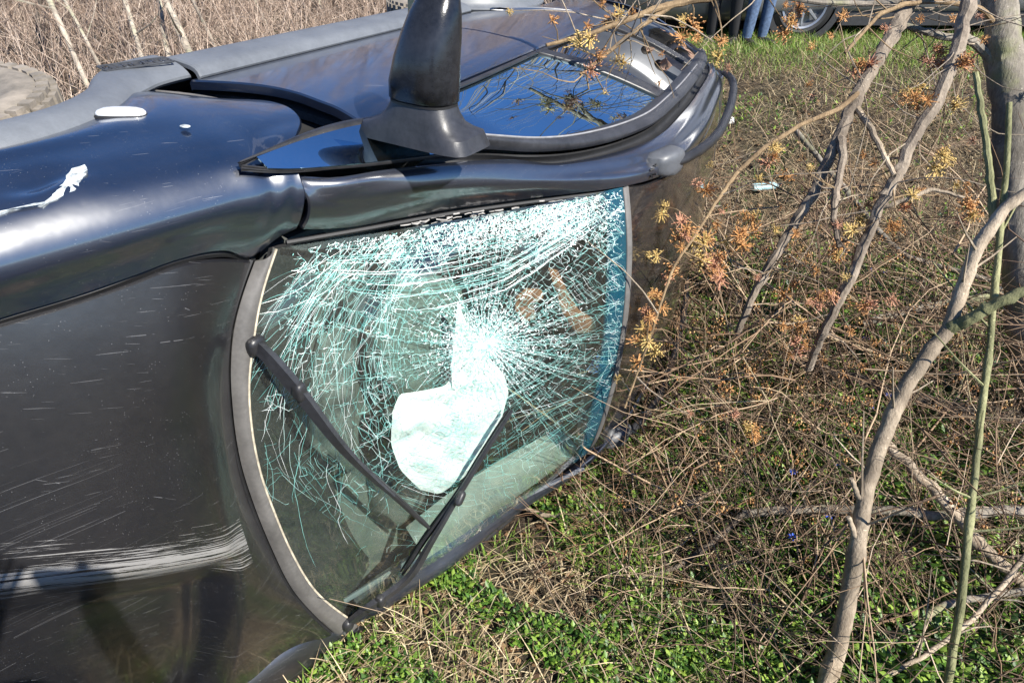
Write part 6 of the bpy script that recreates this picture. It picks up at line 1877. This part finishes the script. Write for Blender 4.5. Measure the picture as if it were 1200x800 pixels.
# ================================================================== people
M_skin = plain('skin', (0.50, 0.30, 0.21), 0.6, var=0.1)
def person(loc, facing, top, legs, shoes, hair, label, arms=None, scale=1.0, head_pitch=0.0, stance=0.11):
    """one continuous skinned figure; clothing by height"""
    J = {}; E = []; Rd = []; Vn = []
    def v(p, r_, parent=None):
        Vn.append(p); Rd.append(r_)
        if parent is not None: E.append((parent, len(Vn) - 1))
        return len(Vn) - 1
    pel = v((0, 0, 0.94), (0.155, 0.115))
    sp = v((0, 0.0, 1.10), (0.150, 0.110), pel); ch_ = v((0, 0.0, 1.28), (0.175, 0.118), sp); up_ = v((0, -0.01, 1.42), (0.15, 0.10), ch_)
    nk = v((0, 0.0, 1.50), (0.060, 0.060), up_); h0 = v((0, 0.02, 1.56), (0.070, 0.078), nk); h1 = v((0, 0.03, 1.64), (0.078, 0.096), h0); h2 = v((0, 0.015, 1.72), (0.070, 0.085), h1); v((0, 0.01, 1.76), (0.035, 0.045), h2)
    for s in (-1, 1):
        hp = v((s * 0.10, 0, 0.88), (0.105, 0.105), pel); kn = v((s * stance, 0.015, 0.49), (0.066, 0.070), hp); an = v((s * stance * 1.05, -0.02, 0.11), (0.052, 0.056), kn); hl_ = v((s * stance * 1.05, -0.025, 0.05), (0.048, 0.05), an); ft = v((s * stance * 1.2, 0.10, 0.035), (0.045, 0.036), hl_); v((s * stance * 1.25, 0.18, 0.03), (0.036, 0.026), ft)
        shd = v((s * 0.185, -0.01, 1.40), (0.075, 0.075), up_)
        if arms is None: el, wr = (s * 0.26, -0.02, 1.12), (s * 0.27, 0.06, 0.88)
        else: el, wr = arms[0 if s < 0 else 1]
        e_ = v(el, (0.05, 0.05), shd); w_ = v(wr, (0.034, 0.034), e_)
        wv = np.array(wr); dv = wv - np.array(el); dv /= np.linalg.norm(dv)
        pm = v(tuple(wv + dv * 0.06), (0.040, 0.022), w_)
        side = np.cross(dv, (0, 1, 0.2)); side /= np.linalg.norm(side) + 1e-9
        for k, off in enumerate((-0.027, -0.009, 0.009, 0.026)):
            f1 = v(tuple(wv + dv * 0.115 + side * off), (0.0095, 0.0095), pm)
            v(tuple(wv + dv * (0.165, 0.175, 0.172, 0.155)[k] + side * off * 1.1 + np.array((0, 0.02, 0))), (0.008, 0.008), f1)
        t1 = v(tuple(wv + dv * 0.05 + side * 0.045), (0.011, 0.011), w_); v(tuple(wv + dv * 0.10 + side * 0.062 + np.array((0, .015, 0))), (0.0095, 0.0095), t1)
    me = bpy.data.meshes.new('person'); me.from_pydata([tuple(map(float, p)) for p in Vn], E, [])
    ob = bpy.data.objects.new('person', me); COL.objects.link(ob)
    sk = ob.modifiers.new('skin', 'SKIN'); sk.use_smooth_shade = True
    for i, rr_ in enumerate(Rd):
        me.skin_vertices[0].data[i].radius = rr_
    me.skin_vertices[0].data[0].use_root = True
    sb_ = ob.modifiers.new('subdiv', 'SUBSURF'); sb_.levels = 2; sb_.render_levels = 2
    dg = bpy.context.evaluated_depsgraph_get()
    m2 = bpy.data.meshes.new_from_object(ob.evaluated_get(dg))
    bpy.data.objects.remove(ob)
    m2.name = 'person'; m2.materials.clear()
    for q in (legs, top, M_skin, shoes): m2.materials.append(q)
    wrists = [a[1] for a in arms] if arms else [(-0.27, 0.06, 0.88), (0.27, 0.06, 0.88)]
    for pol in m2.polygons:
        c = pol.center
        near_hand = min((Vector(w_) - c).length for w_ in wrists) < 0.20 and all((Vector(a_[0]) - c).length > (Vector(a_[0]) - Vector(a_[1])).length * 0.98 for a_ in (arms or [((-0.26, -0.02, 1.12), (-0.27, 0.06, 0.88)), ((0.26, -0.02, 1.12), (0.27, 0.06, 0.88))]))
        pol.material_index = 3 if c.z < 0.085 else (2 if near_hand or c.z > 1.50 and abs(c.x) < 0.13 and c.y < 0.2 else (0 if c.z < 0.95 else 1))
        pol.use_smooth = True
    o = bpy.data.objects.new('person', m2); COL.objects.link(o)
    o.location = loc; o.rotation_euler = (0, 0, facing); o.scale = (scale,) * 3
    tag(o, label, 'person')
    # hair cap, nose, ears, eyes
    V, F = superbox((0, 0.005, 1.70), (0.180, 0.215, 0.175), None, 2.3, 20, 12)
    V[:, 2] = np.maximum(V[:, 2], np.where(V[:, 1] > 0.055, 1.715, 1.60))
    mesh_obj('hair', V, F, hair, o)
    V, F = superbox((0, 0.128, 1.635), (0.026, 0.035, 0.045), None, 2.2, 10, 8); mesh_obj('nose', V, F, M_skin, o)
    for s in (-1, 1):
        V, F = superbox((s * 0.083, 0.02, 1.64), (0.018, 0.035, 0.06), None, 2.2, 10, 8); mesh_obj('ear', V, F, M_skin, o)
        V, F = superbox((s * 0.032, 0.112, 1.665), (0.024, 0.014, 0.014), None, 2.0, 10, 8); mesh_obj('eye', V, F, M_rubber, o)
    V, F = superbox((0, 0.118, 1.595), (0.048, 0.014, 0.012), None, 2.0, 10, 8); mesh_obj('mouth', V, F, plain('lips', (0.35, 0.12, 0.10), 0.5) if 'lips' not in bpy.data.materials else bpy.data.materials['lips'], o)
    return o
M_navy = plain('navy_cloth', (0.012, 0.016, 0.035), 0.9, var=0.3, vscale=80)
M_black = plain('black_cloth', (0.010, 0.010, 0.012), 0.9, var=0.3, vscale=80)
M_jean = plain('blue_denim', (0.07, 0.11, 0.19), 0.9, var=0.4, vscale=40)
M_shoe = plain('dark_shoe', (0.02, 0.018, 0.016), 0.6)
M_hair = plain('dark_hair', (0.02, 0.015, 0.010), 0.7)
person((2.50, 7.42, float(ground_z(2.50, 7.42))), R(200), M_navy, M_jean, M_shoe, M_hair, 'person in blue trousers standing beside the silver van', stance=0.09)
person((2.17, 7.50, float(ground_z(2.17, 7.50))), R(150), M_black, M_black, M_shoe, M_hair, 'person in black clothes standing nearer the rear of the van')
# the person taking the picture: seen in the picture only as the shadow on the hood
zf = float(ground_z(0.10, -0.42))
sc_ = 1.0
person((0.10, -0.42, zf), 0.0, M_black, M_navy, M_shoe, M_hair, 'person holding up a phone in front of the car, casting the shadow on its hood',
       arms=(((-0.30, 0.14, 1.42), (-0.245, 0.30, 1.60)), ((0.24, 0.14, 1.42), (0.03, 0.32, 1.61))))
ph = superbox((0.035, -0.022, 2.105), (0.165, 0.009, 0.078), None, 10, 24, 12)
po = mesh_obj('phone', *ph, plain('phone_case', (0.015, 0.015, 0.017), 0.4))
tag(po, 'black phone held sideways by the person in front of the car', 'phone')

# ================================================================== litter and little flowers
M_bluep = plain('pale_blue_plastic', (0.30, 0.47, 0.52), 0.35, var=0.2, vscale=25)
z0 = float(ground_z(1.90, 4.79))
prof = [(0.0, 0.0), (0.030, 0.0), (0.034, 0.01), (0.034, 0.06), (0.030, 0.075), (0.034, 0.09), (0.034, 0.17), (0.024, 0.20), (0.012, 0.225), (0.012, 0.245), (0.0, 0.245)]
V, F = lathe(prof, 'x', 20); V = V * np.array((1, 1.0, 0.75))
bt = mesh_obj('plastic_bottle', V, F, M_bluep); bt.location = (1.80, 4.79, z0 + 0.07); bt.rotation_euler = (0.2, 0.0, 0.25)
tag(bt, 'crushed pale blue plastic bottle in the undergrowth at the foot of the bank', 'bottle')
V, F = superbox((0, 0, 0), (0.07, 0.05, 0.06), None, 3, 12, 8); V += np.array([[mnoise.noise(Vector(v_) * 40) * 0.012 for _ in range(3)] for v_ in V])
lt = mesh_obj('crumpled_paper', V, F, plain('white_paper', (0.75, 0.75, 0.74), 0.8, var=0.08), smooth=False); lt.location = (1.83, 5.67, float(ground_z(1.83, 5.67)) + 0.03)
tag(lt, 'small crumpled white paper on the dry bank', 'litter')
M_petal = plain('blue_petal', (0.06, 0.13, 0.62), 0.6, var=0.25, vscale=60)
M_stem = plain('flower_stem', (0.06, 0.14, 0.03), 0.6, var=0.2)
def make_flower(x, y, zz, rot, s):
    b = MB(); b.tube([(0, 0, 0), (0.004, 0.003, 0.05), (0.010, 0.004, 0.095)], [0.0014, 0.0012, 0.001], 5)
    o = b.build('blue_flower', M_stem)
    o.location = (x, y, zz); o.rotation_euler = (0, 0, rot); o.scale = (s, s, s)
    for k in range(6):
        a = k * math.pi / 3; c, q = math.cos(a), math.sin(a)
        V = [(0.010 + 0.002 * c, 0.004 + 0.002 * q, 0.095), (0.010 + 0.011 * c - 0.004 * q, 0.004 + 0.011 * q + 0.004 * c, 0.099), (0.010 + 0.019 * c, 0.004 + 0.019 * q, 0.096), (0.010 + 0.011 * c + 0.004 * q, 0.004 + 0.011 * q - 0.004 * c, 0.099),
             (0.010 + 0.010 * c, 0.004 + 0.010 * q, 0.0965)]
        mesh_obj('petal', V, [(0, 1, 2), (0, 2, 3), (0, 4, 1), (1, 4, 2), (2, 4, 3), (3, 4, 0)], M_petal, o, smooth=False)
    tag(o, 'small blue spring flower in the green undergrowth at right', 'flower', 'blue flowers in the undergrowth')
BLUE = [(1.86, 2.56), (1.80, 2.49), (2.37, 3.75), (2.30, 3.8), (1.16, 2.02), (1.05, 1.68), (1.38, 2.04), (1.24, 1.78), (1.36, 1.79), (2.28, 2.72), (1.70, 2.45), (2.05, 3.3), (1.95, 3.05), (1.52, 2.30)]
for i, (x, y) in enumerate(BLUE): make_flower(x, y, float(ground_z(x, y)) + 0.02, i * 1.3, fr_.uniform(0.9, 1.4))
